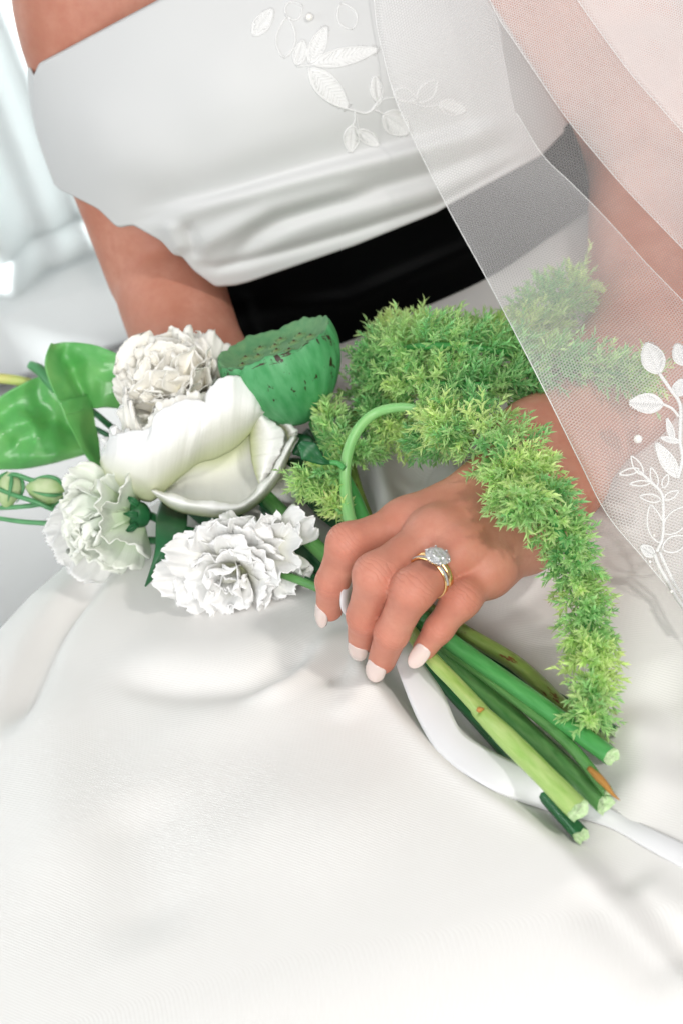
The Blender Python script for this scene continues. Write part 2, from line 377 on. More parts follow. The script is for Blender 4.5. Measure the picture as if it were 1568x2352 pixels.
def bodice_fold(u, v):
    h = np.zeros(np.shape(u))
    def f(pts, amp, w1, w2, fade=.2):
        nonlocal h
        d, s, p = polydist(u, v, pts); e = sstep(0, fade, p) * sstep(1, 1 - fade, p); h = h + amp * np.exp(-(d / np.where(s > 0, w1, w2)) ** 2) * e
    f([(270, 522), (360, 488), (470, 452), (650, 392), (815, 345), (960, 305), (1150, 250)], -.010, 20, 60, .12)
    f([(300, 505), (420, 478), (560, 448), (700, 412), (860, 372), (1060, 320), (1200, 262)], .009, 26, 16, .15)
    f([(400, 580), (470, 560), (541, 520), (620, 480), (720, 455), (880, 420)], .010, 22, 26, .2)
    f([(500, 600), (541, 582), (590, 535), (650, 500), (815, 446), (1010, 392), (1200, 315)], -.011, 26, 20, .15)
    f([(560, 600), (620, 555), (720, 515), (850, 478), (1010, 430), (1180, 350)], .007, 26, 26, .2)
    f([(430, 606), (500, 612), (572, 596), (700, 562), (815, 528), (1000, 468), (1220, 350)], -.008, 14, 12, .12)
    f([(385, 500), (400, 545), (420, 590)], .008, 20, 24, .3)
    f([(430, 500), (440, 545), (455, 600)], -.007, 15, 15, .3)
    f([(330, 130), (420, 330), (520, 420)], -.004, 90, 90, .3)
    f([(200, 200), (240, 330), (300, 440)], .004, 60, 60, .3)
    f([(560, 60), (700, 200), (760, 330)], -.004, 110, 110, .3)
    f([(240, 340), (420, 390), (600, 360), (760, 290)], .005, 70, 70, .3)
    return .42 * h + .003 * vnoise(np.asarray(u), np.asarray(v), 21, 1 / 180.)
n, k = 150, 260
pp = np.linspace(0, 1, k); q = np.linspace(0, 1, n)[:, None]
tu, tv = np.interp(pp, T_[:, 0], T_[:, 1]), np.interp(pp, T_[:, 0], T_[:, 2]); hu, hv = np.interp(pp, H_[:, 0], H_[:, 1]), np.interp(pp, H_[:, 0], H_[:, 2])
ker = np.exp(-np.linspace(-2, 2, 7) ** 2); ker /= ker.sum()
sm = lambda x: np.convolve(np.pad(x, 3, mode='edge'), ker, 'valid')
tu, tv, hu, hv = map(sm, (tu, tv, hu, hv))
uu = tu * (1 - q) + hu * q - 14 * np.sin(math.pi * q) * (1 - pp) ** 8; vv = tv * (1 - q) + hv * q
yy = bodice_y(uu, vv) - bodice_fold(uu, vv) - .010 * np.exp(-((1 - q) / .03) ** 2) * 0
G = ony(uu, vv, yy)
back = []                                                                    # hem and top edge turn under
for s_, z_ in ((.35, .002), (.8, .003), (1.0, .010), (1.0, .02)):
    r_ = G[-1].copy(); r_[:, 1] += .018 * s_; r_[:, 2] += z_; back.append(r_)
top = []
for s_, z_ in ((1, -.012), (1.0, -.004), (.6, .0005)):
    r_ = G[0].copy(); r_[:, 1] += .004 * s_; r_[:, 2] += z_; top.append(r_)
G = np.concatenate([np.array(top), G, np.array(back)], 0)
L0 = G[:, :1].repeat(8, 1).copy()
w8 = np.linspace(1, .12, 8); L0[:, :, 1] += .075 * w8 ** .8; L0[:, :, 0] += .012 * (1 - np.sqrt(1 - w8 ** 2)) - .004 * np.sin(w8 * math.pi)
R0 = G[:, -1:].repeat(6, 1).copy(); w6 = np.linspace(.15, 1, 6); R0[:, :, 1] += .07 * w6; R0[:, :, 0] += .004 * np.sin(w6 * math.pi)
G = np.concatenate([L0, G, R0], 1)
sheet('bodice', G, M['bodice'], person, uv=np.stack([G[..., 0], G[..., 2]], -1), solid=.0014, label='white crepe off-shoulder bodice with draped folds')

# ------------------------------------------------------------------ body: distance field -> one mesh
def surface_nets(Fv, org, h):
    s = Fv < 0; nx, ny, nz = Fv.shape
    acc = np.zeros((nx - 1, ny - 1, nz - 1, 3), np.float32); cnt = np.zeros((nx - 1, ny - 1, nz - 1), np.float32)
    C = [(0, 0, 0), (1, 0, 0), (0, 1, 0), (1, 1, 0), (0, 0, 1), (1, 0, 1), (0, 1, 1), (1, 1, 1)]
    sl = lambda c: (slice(c[0], nx - 1 + c[0]), slice(c[1], ny - 1 + c[1]), slice(c[2], nz - 1 + c[2]))
    for i in range(8):
        for j in range(i + 1, 8):
            if sum(abs(a - b) for a, b in zip(C[i], C[j])) != 1: continue
            A, B = Fv[sl(C[i])], Fv[sl(C[j])]; m = (A < 0) != (B < 0)
            with np.errstate(all='ignore'): t = np.where(m, A / (A - B), 0)
            for ax in range(3): acc[..., ax] += np.where(m, C[i][ax] + t * (C[j][ax] - C[i][ax]), 0)
            cnt += m
    idx = np.full(cnt.shape, -1, np.int64); w = np.argwhere(cnt > 0); idx[tuple(w.T)] = np.arange(len(w))
    V = org + h * (w + acc[tuple(w.T)] / cnt[tuple(w.T)][:, None])
    Q = []
    for ax in range(3):
        o = [a for a in range(3) if a != ax]
        a0 = [slice(None)] * 3; a1 = [slice(None)] * 3; a0[ax] = slice(0, -1); a1[ax] = slice(1, None)
        for d in o: a0[d] = slice(1, -1); a1[d] = slice(1, -1)
        S0, S1 = s[tuple(a0)], s[tuple(a1)]; e = np.argwhere(S0 != S1)
        if not len(e): continue
        flip = S0[tuple(e.T)]; g = e.copy()
        for d in o: g[:, d] += 1
        def cell(da, db):
            c = g.copy(); c[:, o[0]] -= da; c[:, o[1]] -= db; return idx[tuple(c.T)]
        q = np.stack([cell(1, 1), cell(0, 1), cell(0, 0), cell(1, 0)], 1)
        if ax == 1: flip = ~flip
        q[~flip] = q[~flip][:, ::-1]; Q.append(q)
    return V, np.vstack(Q)
def smooth_mesh(V, F, it=2, lam=.5):
    F = np.asarray(F); e = np.vstack([F[:, [0, 1]], F[:, [1, 2]], F[:, [2, 3]], F[:, [3, 0]]])
    for _ in range(it):
        a = np.zeros_like(V); c = np.zeros(len(V))
        for i, j in ((0, 1), (1, 0)): np.add.at(a, e[:, i], V[e[:, j]]); np.add.at(c, e[:, i], 1)
        V = V + lam * (a / c[:, None] - V)
    return V
def cap(pts, a, b, r1, r2):
    e = b - a; t = np.clip(((pts - a) @ e) / (e @ e), 0, 1); q = pts - a - t[..., None] * e
    return np.sqrt((q * q).sum(-1)) - (r1 + (r2 - r1) * t)
def smin(a, b, k):
    h = np.clip(.5 + .5 * (b - a) / k, 0, 1); return b + (a - b) * h - k * h * (1 - h)
def mesh_field(field, lo, hi, h, slab=24):
    n = np.ceil((hi - lo) / h).astype(int) + 1; ax = [lo[i] + h * np.arange(n[i]) for i in range(3)]
    Fv = np.empty(n, np.float32)
    for i in range(0, n[0], slab):
        X = np.stack(np.meshgrid(ax[0][i:i + slab], ax[1], ax[2], indexing='ij'), -1); Fv[i:i + slab] = field(X)
    return surface_nets(Fv, lo, h)

def HP(x, y, d): return P(658.6 + .4 * x, 1034.9 + .4 * y, d - .010)                # read off an enlargement of the hand
HAND = dict(
    index=[HP(690, 428, .803), HP(345, 532, .787), HP(262, 755, .803), HP(246, 905, .818)],
    middle=[HP(850, 490, .787), HP(508, 712, .765), HP(448, 950, .783), HP(432, 1088, .803)],
    ring=[HP(985, 585, .780), HP(722, 800, .757), HP(602, 1045, .772), HP(545, 1205, .791)],
    little=[HP(1150, 690, .784), HP(998, 852, .767), HP(872, 1022, .773), HP(790, 1135, .780)])
RAD = dict(index=[.0102, .0082, .0075, .0063], middle=[.0107, .0087, .0079, .0065], ring=[.0103, .0087, .0075, .0063], little=[.0094, .0076, .0063, .0053])
Wr, Wu = HP(1200, 225, .820), HP(1375, 480, .812)
Fr, Fu = HP(1415, -60, .850), HP(1590, 170, .842)
EL = P(1500, 770, .955)
thumb = [HP(1180, 300, .832), HP(980, 420, .838), HP(860, 560, .842), HP(780, 660, .842)]
def palm_field(X):
    f = cap(X, Wr, HAND['index'][0], .0150, .0118)
    W2, W3 = Wr * .66 + Wu * .34, Wr * .3 + Wu * .7
    for a, b, r1, r2 in ((W2, HAND['middle'][0], .0165, .0122), (W3, HAND['ring'][0], .0160, .0116), (Wu, HAND['little'][0], .0145, .0112)):
        f = smin(f, cap(X, a, b, r1, r2), .010)
    f = smin(f, cap(X, Wr, Fr, .0158, .0180), .012); f = smin(f, cap(X, Wu, Fu, .0150, .0180), .014)
    for nm in HAND:                                                          # tendons on the back of the hand
        a_, b_ = (Wr if nm in ('index', 'middle') else Wu), HAND[nm][0]; up_ = -fwd * .0108 - UV_ * .001
        f = smin(f, cap(X, .5 * a_ + .5 * b_ + up_, b_ + up_ * .95, .0012, .0022), .0055)
    pad = .010 * fwd
    f = smin(f, cap(X, HAND['index'][0] + pad, HAND['little'][0] + pad, .010, .010), .010)
    return f
def hand_field(X):
    pf = palm_field(X); out = pf
    for nm, J in HAND.items():
        r = RAD[nm]; f = cap(X, J[0], J[1], r[0], r[1])
        f = smin(f, cap(X, J[1], J[2], r[1], r[2]), .006); f = smin(f, cap(X, J[2], J[3], r[2], r[3]), .003)
        n = unit(J[1] - .5 * (J[0] + J[2])); f = smin(f, np.linalg.norm(X - (J[1] + n * r[1] * .22), axis=-1) - r[1] * (.74 if nm != 'index' else .5), .005)
        n2 = unit(J[0] - Wr * .5 - Wu * .5); f = smin(f, np.linalg.norm(X - (J[0] - fwd * .0022), axis=-1) - r[0] * .80, .010)
        mid = .5 * (J[0] + J[1]) + unit(.5 * (J[0] + J[1]) - J[1] + fwd * .006) * 0
        out = np.minimum(out, smin(f, pf, .0055))
    f = smin(cap(X, thumb[0], thumb[1], .013, .0112), cap(X, thumb[1], thumb[2], .0112, .0095), .004); f = smin(f, cap(X, thumb[2], thumb[3], .0095, .0075), .003)
    return smin(out, f, .006)
allp = np.vstack([np.vstack(list(HAND.values())), Wr, Wu, Fr, Fu, np.vstack(thumb)])
hv, hf = mesh_field(hand_field, allp.min(0) - .021, allp.max(0) + .021, .00085)
# drop the flat cut where the fine grid ends inside the forearm
hv = smooth_mesh(hv, hf, 2, .5)
crease = np.zeros(len(hv)); cs = np.zeros(len(hv)); flush = np.zeros(len(hv))
for nm, J in HAND.items():
    r = RAD[nm]
    for jt, wgt, wid in ((1, 1.0, .0058), (2, .75, .0034)):
        ax = unit(J[jt + 1] - J[jt - 1]); n = unit(J[jt] - .5 * (J[jt - 1] + J[jt + 1])); n = unit(n - ax * (n @ ax)); d = hv - J[jt]
        s = d @ ax; nn = d @ n; dist = np.linalg.norm(d, axis=1)
        mk = wgt * np.exp(-(s / wid) ** 2) * sstep(.0, .6, nn / r[jt]) * (dist < r[jt] * 1.9)
        cs = np.where(mk > crease, s * 1000, cs); crease = np.maximum(crease, mk); flush = np.maximum(flush, .8 * np.exp(-(dist / (r[jt] * 1.5)) ** 2))
    flush = np.maximum(flush, np.exp(-(np.linalg.norm(hv - J[3], axis=1) / (r[3] * 1.6)) ** 2) * .9)
    flush = np.maximum(flush, .6 * np.exp(-(np.linalg.norm(hv - J[0], axis=1) / (r[0] * 1.3)) ** 2))

SH = [ony(194, -70, .322), ony(268, 300, .314), ony(372, 622, .288)]
FA = [ony(394, 676, .270), ony(455, 860, .215), ony(505, 1000, .165)]
LA = [ony(1370, -90, .33), ony(1500, 350, .300), EL]
def body_field(X):
    f = smin(cap(X, SH[0], SH[1], .041, .037), cap(X, SH[1], SH[2], .037, .033), .01)
    fore = smin(cap(X, FA[0], FA[1], .0325, .0305), cap(X, FA[1], FA[2], .0305, .026), .01); f = smin(f, fore, .0018)
    chest = cap(X, ony(270, 30, .332), ony(1150, -160, .34), .047, .05)
    chest = smin(chest, cap(X, np.array([XC, .352, -.06]), np.array([XC, .355, .10]), .085, .095), .05)
    chest = smin(chest, cap(X, np.array([XC - .03, .35, .16]), np.array([XC + .04, .35, .16]), .075, .075), .05)
    chest = smin(chest, cap(X, ony(1130, -60, .345), ony(1290, 170, .345), .05, .045), .03)
    f = smin(f, chest, .03)
    g = smin(cap(X, LA[0], LA[1], .043, .039), cap(X, LA[1], LA[2], .039, .037), .01); f = smin(f, smin(g, chest, .02), .004)
    fm = P(1405, 900, .905)
    g2 = smin(cap(X, EL, fm, .0365, .0325), cap(X, fm, Fr, .028, .0180), .012); g2 = smin(g2, cap(X, fm, Fu, .028, .0180), .014)
    g2 = smin(g2, cap(X, Fr, .5 * Wr + .5 * Fr, .0180, .0169), .012); g2 = smin(g2, cap(X, Fu, .5 * Wu + .5 * Fu, .0180, .0165), .014)
    return np.minimum(smin(g, g2, .006), f)
bv, bf = mesh_field(body_field, np.array([-.16, -.02, -.09]), np.array([.30, .45, .27]), .0036, 16)
bv = smooth_mesh(bv, bf, 3, .5)

# skin material
m = mat('skin', (.575, .275, .195), .48, (.49, .205, .135), 42, 6, bump=.10, bscale=1100, sss=.2, sssr=(1, .35, .2), sscale=.003, spec=.3)
nt = m.node_tree; N = nt.nodes; L = nt.links
at = N.new('ShaderNodeAttribute'); at.attribute_name = 'flush'; mx = N.new('ShaderNodeMix'); mx.data_type = 'RGBA'
ml = N.new('ShaderNodeMath'); ml.operation = 'MULTIPLY'; ml.inputs[1].default_value = .8; L.new(at.outputs['Fac'], ml.inputs[0]); L.new(ml.outputs[0], mx.inputs[0])
L.new(N['colmix'].outputs[2], mx.inputs[6]); mx.inputs[7].default_value = (.55, .17, .115, 1)
nf = N.new('ShaderNodeTexNoise'); nf.inputs['Scale'].default_value = 210; nf.inputs['Detail'].default_value = 5; nf.inputs['Roughness'].default_value = .65
tcf = N.new('ShaderNodeTexCoord'); L.new(tcf.outputs['Object'], nf.inputs['Vector']); rf = N.new('ShaderNodeMapRange'); rf.inputs[1].default_value = .42; rf.inputs[2].default_value = .72; rf.inputs[4].default_value = .55; L.new(nf.outputs[0], rf.inputs[0])
mf = N.new('ShaderNodeMix'); mf.data_type = 'RGBA'; L.new(rf.outputs[0], mf.inputs[0]); L.new(mx.outputs[2], mf.inputs[6]); mf.inputs[7].default_value = (.48, .18, .125, 1); L.new(mf.outputs[2], basecol_link(m))
ac = N.new('ShaderNodeAttribute'); ac.attribute_name = 'crease'; as_ = N.new('ShaderNodeAttribute'); as_.attribute_name = 'crease_s'
tc = N.new('ShaderNodeTexCoord'); nz = N.new('ShaderNodeTexNoise'); nz.inputs['Scale'].default_value = 120; nz.inputs['Detail'].default_value = 2; L.new(tc.outputs['Object'], nz.inputs['Vector'])
def mth(op, a, b):
    q = N.new('ShaderNodeMath'); q.operation = op
    for k, x in enumerate((a, b)):
        if x is None: continue
        if isinstance(x, (int, float)): q.inputs[k].default_value = x
        else: L.new(x, q.inputs[k])
    return q.outputs[0]
ph = mth('ADD', mth('MULTIPLY', as_.outputs['Fac'], 1.35), mth('MULTIPLY', nz.outputs[0], 9.0))
sn = mth('POWER', mth('ABSOLUTE', mth('SINE', ph, None), None), .35)
hgt = mth('MULTIPLY', mth('SUBTRACT', sn, 1.0), ac.outputs['Fac'])
b2 = N.new('ShaderNodeBump'); b2.inputs['Strength'].default_value = .38; b2.inputs['Distance'].default_value = .0009; L.new(hgt, b2.inputs['Height']); L.new(N['bump'].outputs[0], b2.inputs['Normal'])
L.new(b2.outputs[0], N['Principled BSDF'].inputs['Normal'])
M['skin'] = m
z = np.zeros(len(bv))
Vb = np.vstack([hv, bv]); Fb = hf.tolist() + (bf + len(hv)).tolist()
body = obj('body', Vb, Fb, M['skin'], person, attrs=dict(crease=np.concatenate([crease, z]), crease_s=np.concatenate([cs, z]), flush=np.concatenate([flush, z])))
import bmesh
bm = bmesh.new(); bm.from_mesh(body.data); bm.verts.ensure_lookup_table(); base_ = WL[body]
c_ = .4 * (Wr + Wu) * .5 + .6 * (Fr + Fu) * .5; nrm = unit((Fr + Fu) - (Wr + Wu))
isb = [bm.verts[i] for i in range(len(hv))]; hs = set(isb)
def side(vs, sign):
    kill = [v for v in vs if sign * float((np.array(v.co) + base_ - c_) @ nrm) > 0 and float(np.linalg.norm(np.array(v.co) + base_ - c_)) < .085]
    return kill
k1 = side(isb, 1); k2 = side([bm.verts[i] for i in range(len(hv), len(Vb))], -1)
bmesh.ops.delete(bm, geom=k1 + k2, context='VERTS')

be = [e for e in bm.edges if e.is_boundary and float(np.linalg.norm(np.array(e.verts[0].co) + base_ - c_)) < .06]
try: bmesh.ops.bridge_loops(bm, edges=be)
except Exception as ex: print('bridge', ex)
bmesh.ops.smooth_vert(bm, verts=[v for v in bm.verts if abs(float((np.array(v.co) + base_ - c_) @ nrm)) < .004 and float(np.linalg.norm(np.array(v.co) + base_ - c_)) < .06], factor=.5, use_axis_x=True, use_axis_y=True, use_axis_z=True)
bm.normal_update(); bm.to_mesh(body.data); bm.free(); body.data.polygons.foreach_set('use_smooth', [True] * len(body.data.polygons))

# fingernails
def nail(nm, back, front, halfw, twist=0.0, lift=.0):
    J = HAND[nm]; r = RAD[nm][3]; ax = unit(J[3] - J[2]); n = unit(J[2] - .5 * (J[1] + J[3])); n = unit(n - ax * (n @ ax))
    sd = unit(np.cross(ax, n)); n, sd = math.cos(twist) * n + math.sin(twist) * sd, math.cos(twist) * sd - math.sin(twist) * n
    a, b = np.meshgrid(np.linspace(0, 1, 18), np.linspace(-1, 1, 13), indexing='ij')
    s = back + (front - back) * a
    wp = halfw * np.clip(1 - np.abs((a - .45) / np.where(a > .45, .56, .46)) ** np.where(a > .45, 2.6, 3.2), .02, 1) ** np.where(a > .45, .55, .45)
    th = b * wp / (r * .98)
    rr = r * 1.02 + .00035 - .0010 * np.clip(a - .5, 0, 1) ** 2 * 4
    G = J[3] + s[..., None] * ax + (rr * np.sin(th))[..., None] * sd + (rr * np.cos(th) - lift * a)[..., None] * n
    G2 = G - .0009 * n
    V = np.vstack([G.reshape(-1, 3), G2.reshape(-1, 3)]); k = 18 * 13; f = grid_faces(18, 13)
    bd = [i * 13 for i in range(18)] + [17 * 13 + j for j in range(1, 13)] + [i * 13 + 12 for i in range(16, -1, -1)] + [j for j in range(11, 0, -1)]
    F = f.tolist() + (f[:, ::-1] + k).tolist() + [[bd[i], bd[(i + 1) % len(bd)], bd[(i + 1) % len(bd)] + k, bd[i] + k] for i in range(len(bd))]
    return obj('fingernail', V, F, M['nail'], body)
nail('index', -.0050, .0098, .0047, 0)
nail('middle', -.0045, .0100, .0050, 0)
nail('ring', -.0045, .0106, .0050, 0)
nail('little', -.0045, .0096, .0040, 0)

# ------------------------------------------------------------------ bouquet helpers
def ribs(G): return G
def patch(ctrl, n=26, m_=34):
    """smooth surface through a net of world points (rows x cols x 3)"""
    c = np.asarray(ctrl, float)
    A = np.stack([spline(c[i], m_) for i in range(len(c))], 0)
    return np.stack([spline(A[:, j], n) for j in range(m_)], 1)
def frill(G, amp, freq, seed, start=.55, edge=0.0):
    """ripple the rim rows (last rows) of a grid along its normal and roughen the edge"""
    n, k = G.shape[:2]; du = np.gradient(G, axis=0); dv = np.gradient(G, axis=1); N_ = np.cross(du, dv); N_ /= np.linalg.norm(N_, axis=-1)[..., None] + 1e-12
    t = np.linspace(0, 1, n)[:, None]; s = np.linspace(0, 1, k)[None]; g = np.random.default_rng(seed); ph = g.random(4) * 6.3
    w = sstep(start, 1, t) ** 1.3
    h = np.sin(freq * s * 6.283 + ph[0]) * .6 + np.sin(freq * 1.9 * s * 6.283 + ph[1]) * .45 + np.sin(freq * 3.7 * s * 6.283 + ph[2]) * .22
    G = G + (amp * w * h)[..., None] * N_
    if edge:
        j = vnoise(s * 40, s * 0 + seed, seed, 1) + .6 * vnoise(s * 95, s * 0 + seed, seed + 1, 1)
        G = G + (edge * sstep(.8, 1, t) * j)[..., None] * (du / (np.linalg.norm(du, axis=-1)[..., None] + 1e-12))
    return G
def petal_grid(base, axis, out, length, width, e0, e1, seed, cup=.5, fr=.0035, freq=2.5, edge=.003, n=14, k=22, waist=.22):
    """a petal that leaves base at angle e0 to the flower axis (towards out) and bends to angle e1 at the rim"""
    axis = unit(axis); out = unit(np.asarray(out) - axis * (np.dot(out, axis))); sd = np.cross(axis, out)
    t = np.linspace(0, 1, n); ang = e0 + (e1 - e0) * t ** 1.2; ds = length / (n - 1)
    dirs = np.cos(ang)[:, None] * axis + np.sin(ang)[:, None] * out; nrm = -np.sin(ang)[:, None] * axis + np.cos(ang)[:, None] * out
    C = base + np.concatenate([[np.zeros(3)], np.cumsum(dirs[:-1] * ds, 0)], 0)
    w = width * .5 * (waist + (1 - waist) * np.sin(np.clip(t * 1.12, 0, 1) * math.pi / 2) ** .9) * np.where(t > .75, np.sqrt(np.clip(1 - ((t - .75) / .36) ** 2, .05, 1)), 1)
    s = np.linspace(-1, 1, k); cu = cup * (1 - .55 * t)
    G = C[:, None] + (w[:, None] * s)[..., None] * sd - (cu[:, None] * w[:, None] * s ** 2)[..., None] * nrm[:, None] - ((t ** 3)[:, None] * (np.abs(s) ** 2.2) * length * .16)[..., None] * dirs[:, None]
    return frill(G, fr, freq, seed, .35, edge)
def cupsheet(rim, bot, bulge, rows=22, cols=44, d0=.95, tuck=.0, skew=1.0):
    """rim and bot: lists of (u, v, h) with h millimetres towards the viewer from depth d0; bulge in mm between them"""
    r = spline([(a, b, c) for a, b, c in rim], cols); b = spline([(a, b, c) for a, b, c in bot], cols)
    t = np.linspace(0, 1, rows)[:, None, None]; kw = max(3, cols // 5) | 1; kk = np.hanning(kw + 2)[1:-1]; kk /= kk.sum()
    lin = r[0] + (r[-1] - r[0]) * np.linspace(0, 1, cols)[:, None]; q_ = r - lin; q_ = np.vstack([-q_[1:kw // 2 + 1][::-1], q_, -q_[-kw // 2:-1][::-1]]); rs = lin + np.stack([np.convolve(q_[:, c_], kk, 'valid')[:cols] for c_ in range(3)], 1)
    rr_f = rs[None] + (r - rs)[None] * sstep(.55, 1, t); g = b[None] * (1 - t) + rr_f * t
    g[..., 2] += bulge * np.sin(math.pi * t[..., 0] ** skew)
    return P(g[..., 0], g[..., 1], d0 - g[..., 2] / 1000.0)

GRIP = [(905, 1375)]
def stem(parent, pts, r, m, n=70, seg=12, cut=None):
    """pts: (u, v, hz) with hz millimetres above the lap plane; the last one is the cut end"""
    C = spline([onz(u, v, h) for u, v, h in pts], n); r = np.asarray(r, float) / 1000.0
    rr = np.interp(np.linspace(0, 1, n), np.linspace(0, 1, r.size), r) if r.size > 1 else np.full(n, float(r))
    V, F, uv = tube_geo(C, rr, seg, cap=False); g = np.random.default_rng(int(abs(pts[0][0])) + len(pts))
    last = slice((n - 1) * seg, n * seg); T = unit(C[-1] - C[-2])
    V[last] += (g.random(seg)[:, None] - .5) * .0028 * T
    a = np.repeat(np.arange(n), seg); ang = np.tile(np.arange(seg), n) / seg * 6.283
    rd = V - np.repeat(C, seg, 0); V = V + rd * (.05 * np.sin(ang * 3 + a * .05))[:, None] + rd * (.04 * vnoise(ang * 2, a * .25, int(pts[-1][0]), 1))[:, None]
    o = obj('stem', V, F, m, parent, uv=uv)
    rim = V[last]; rings = [rim]
    for q, dp in ((.86, -.0005), (.6, -.0014), (.3, -.0006), (.02, -.0013)):
        rings.append(C[-1] + (rim - C[-1]) * q + T * (dp + (g.random(seg)[:, None] - .5) * .0012))
    if cut: obj('cut_end', np.vstack(rings), grid_faces(5, seg, True), cut, o)
    return o, C

# ------------------------------------------------------------------ peony
def lathe_(c, ax, x, prof_, k=20):
    y = np.cross(ax, x); a_ = np.linspace(0, 2 * math.pi, k, endpoint=False)
    return np.vstack([c + (r_ * np.cos(a_))[:, None] * x + (r_ * np.sin(a_))[:, None] * y + z_ * ax for r_, z_ in prof_]), grid_faces(len(prof_), k, True)
PC = onz(420, 960, 52); D0 = depth(PC)
peony = thing('peony', 'large open white peony with ruffled cream centre and broad cupped outer petals', 'flower', onz(470, 1010, 20), 'white flowers of the bouquet')
gc = P(402, 892, D0 + .002); gax = unit(-.42 * RV + .62 * UV_ - .70 * fwd)
o1 = unit(np.cross(gax, [0, 0, 1.])); o2 = np.cross(gax, o1)
g = np.random.default_rng(11)
thc = np.linspace(.02, math.pi - .02, 14)
obj('petal_core', *lathe_(gc, gax, o1, [(.0185 * math.sin(a_), -.0185 * math.cos(a_)) for a_ in thc]), M['petal_cream'], peony, uv=np.tile([[.5, .9]], (14 * 20, 1)))
for i in range(72):                                                          # ruffled heart: overlapping shingled petals
    f_ = (i + .5) / 72; el = math.acos(1 - f_ * 1.2); az = i * 2.39996 + g.normal() * .2
    out = math.cos(az) * o1 + math.sin(az) * o2; dr = math.cos(el) * gax + math.sin(el) * out; tan = -math.sin(el) * gax + math.cos(el) * out
    up_ = unit(-tan * (.9 if el > .5 else .2) + .9 * g.normal(size=3) * (.2 if el > .5 else .8)); up_ = unit(up_ - dr * (up_ @ dr)); a0 = unit(up_ + .75 * dr)
    L_ = .014 + .007 * g.random(); base = gc + dr * (.0140 + .0045 * g.random()) - up_ * .006
    G = petal_grid(base, a0, dr, L_, 0.023 + .011 * g.random(), -.1 + .15 * g.normal(), .75 + .35 * g.normal(), 100 + i, -.15, .0019, .8 + .6 * g.random(), .0009, 12, 26, .55)
    sheet('petal', G, M['petal_cream'], peony, solid=.0002)
def guard(rim, bot, bulge, fr=.0, freq=2, edge=.0012, m='petal', seed=1, skew=1.0, rows=24, cols=60, start=.6, dd=0.0):
    G = cupsheet(rim, bot, bulge, rows, cols, D0 + dd, skew=skew); G = frill(frill(G, .0006, 3.3, seed + 40, -.6), .00025, 9.0, seed + 60, -.4); return sheet('petal', frill(G, fr, freq, seed, start, edge), M[m], peony, solid=.00022)
# back petals
guard([(378, 838, 6), (395, 800, 8), (425, 764, 8), (442, 753, 6), (458, 768, 5), (486, 757, 2), (512, 785, 0), (540, 820, -4)], [(395, 900, 0), (405, 890, 2), (425, 880, 2), (440, 880, 2), (455, 880, 2), (475, 885, 1), (495, 890, -2), (510, 900, -4)], 9, .002, 2, .003, 'petal_cream', 3)
guard([(283, 912, 4), (292, 868, 8), (318, 836, 10), (350, 818, 10), (390, 800, 6)], [(330, 940, 2), (345, 925, 4), (360, 905, 4), (380, 890, 3), (400, 880, 0)], 10, .002, 2, .002, 'petal_cream', 4)
# left small curled petal tips
guard([(246, 1006, 18), (252, 990, 24), (266, 984, 27), (280, 992, 27), (292, 990, 24)], [(238, 1060, 12), (248, 1060, 18), (262, 1060, 22), (276, 1060, 24), (290, 1060, 24)], 6, .003, 2, .004, 'petal', 5)
guard([(280, 950, 14), (284, 905, 22), (300, 925, 27), (315, 960, 30), (340, 985, 32)], [(282, 1020, 8), (292, 1020, 16), (310, 1025, 22), (330, 1030, 26), (350, 1035, 28)], 6, .003, 2, .003, 'petal_cream', 15)
# big bowl petal with a lobed upper rim
guard([(236, 1030, 14), (262, 1003, 30), (300, 990, 40), (342, 984, 46), (356, 952, 50), (384, 934, 53), (430, 917, 54), (468, 922, 50), (480, 936, 46), (481, 905, 49), (490, 882, 51), (512, 866, 52), (543, 861, 50), (570, 870, 46), (584, 892, 43), (600, 908, 38), (608, 946, 28)],
      [(230, 1062, -2), (240, 1098, 3), (262, 1124, 7), (296, 1142, 10), (325, 1149, 12), (352, 1151, 13), (390, 1118, 17), (425, 1088, 20), (450, 1068, 21), (470, 1060, 22), (492, 1056, 22), (515, 1045, 22), (540, 1030, 21), (560, 1012, 20), (578, 992, 19), (594, 970, 18), (608, 950, 18)], 15, .0012, 2.0, .0010, 'petal', 6, .85, 34, 110)
guard([(330, 985, 40), (352, 940, 44), (385, 915, 46), (430, 900, 46), (470, 905, 42), (500, 900, 40)], [(340, 1020, 40), (365, 1010, 44), (400, 1000, 46), (435, 995, 46), (465, 990, 44), (490, 985, 42)], 3, .0022, 2.5, .003, 'petal_cream', 17, 1.0, 18, 50)
# lower hanging cup: inner wall, then its rolled rim
inner = [(380, 1120, 6), (440, 1060, 6), (500, 1048, 6), (548, 1022, 5), (582, 990, 4), (640, 965, 4), (676, 985, 8)]
rimc = [(350, 1134, 24), (392, 1160, 30), (450, 1172, 33), (520, 1180, 34), (578, 1160, 33), (636, 1098, 29), (680, 1003, 20)]
guard(rimc, inner, -13, .001, 1.5, .0008, 'petal', 8, 1.0, 26, 70)
lip = [(348, 1126, 26), (404, 1135, 33), (462, 1146, 37), (530, 1158, 38), (574, 1138, 37), (624, 1078, 32), (672, 1004, 24)]
und = [(350, 1130, 18), (394, 1168, 24), (450, 1184, 26), (525, 1187, 27), (584, 1166, 26), (642, 1100, 22), (683, 1004, 16)]
guard(lip, und, 9, .001, 2, .0012, 'petal', 9, 1.0, 16, 70, .3)
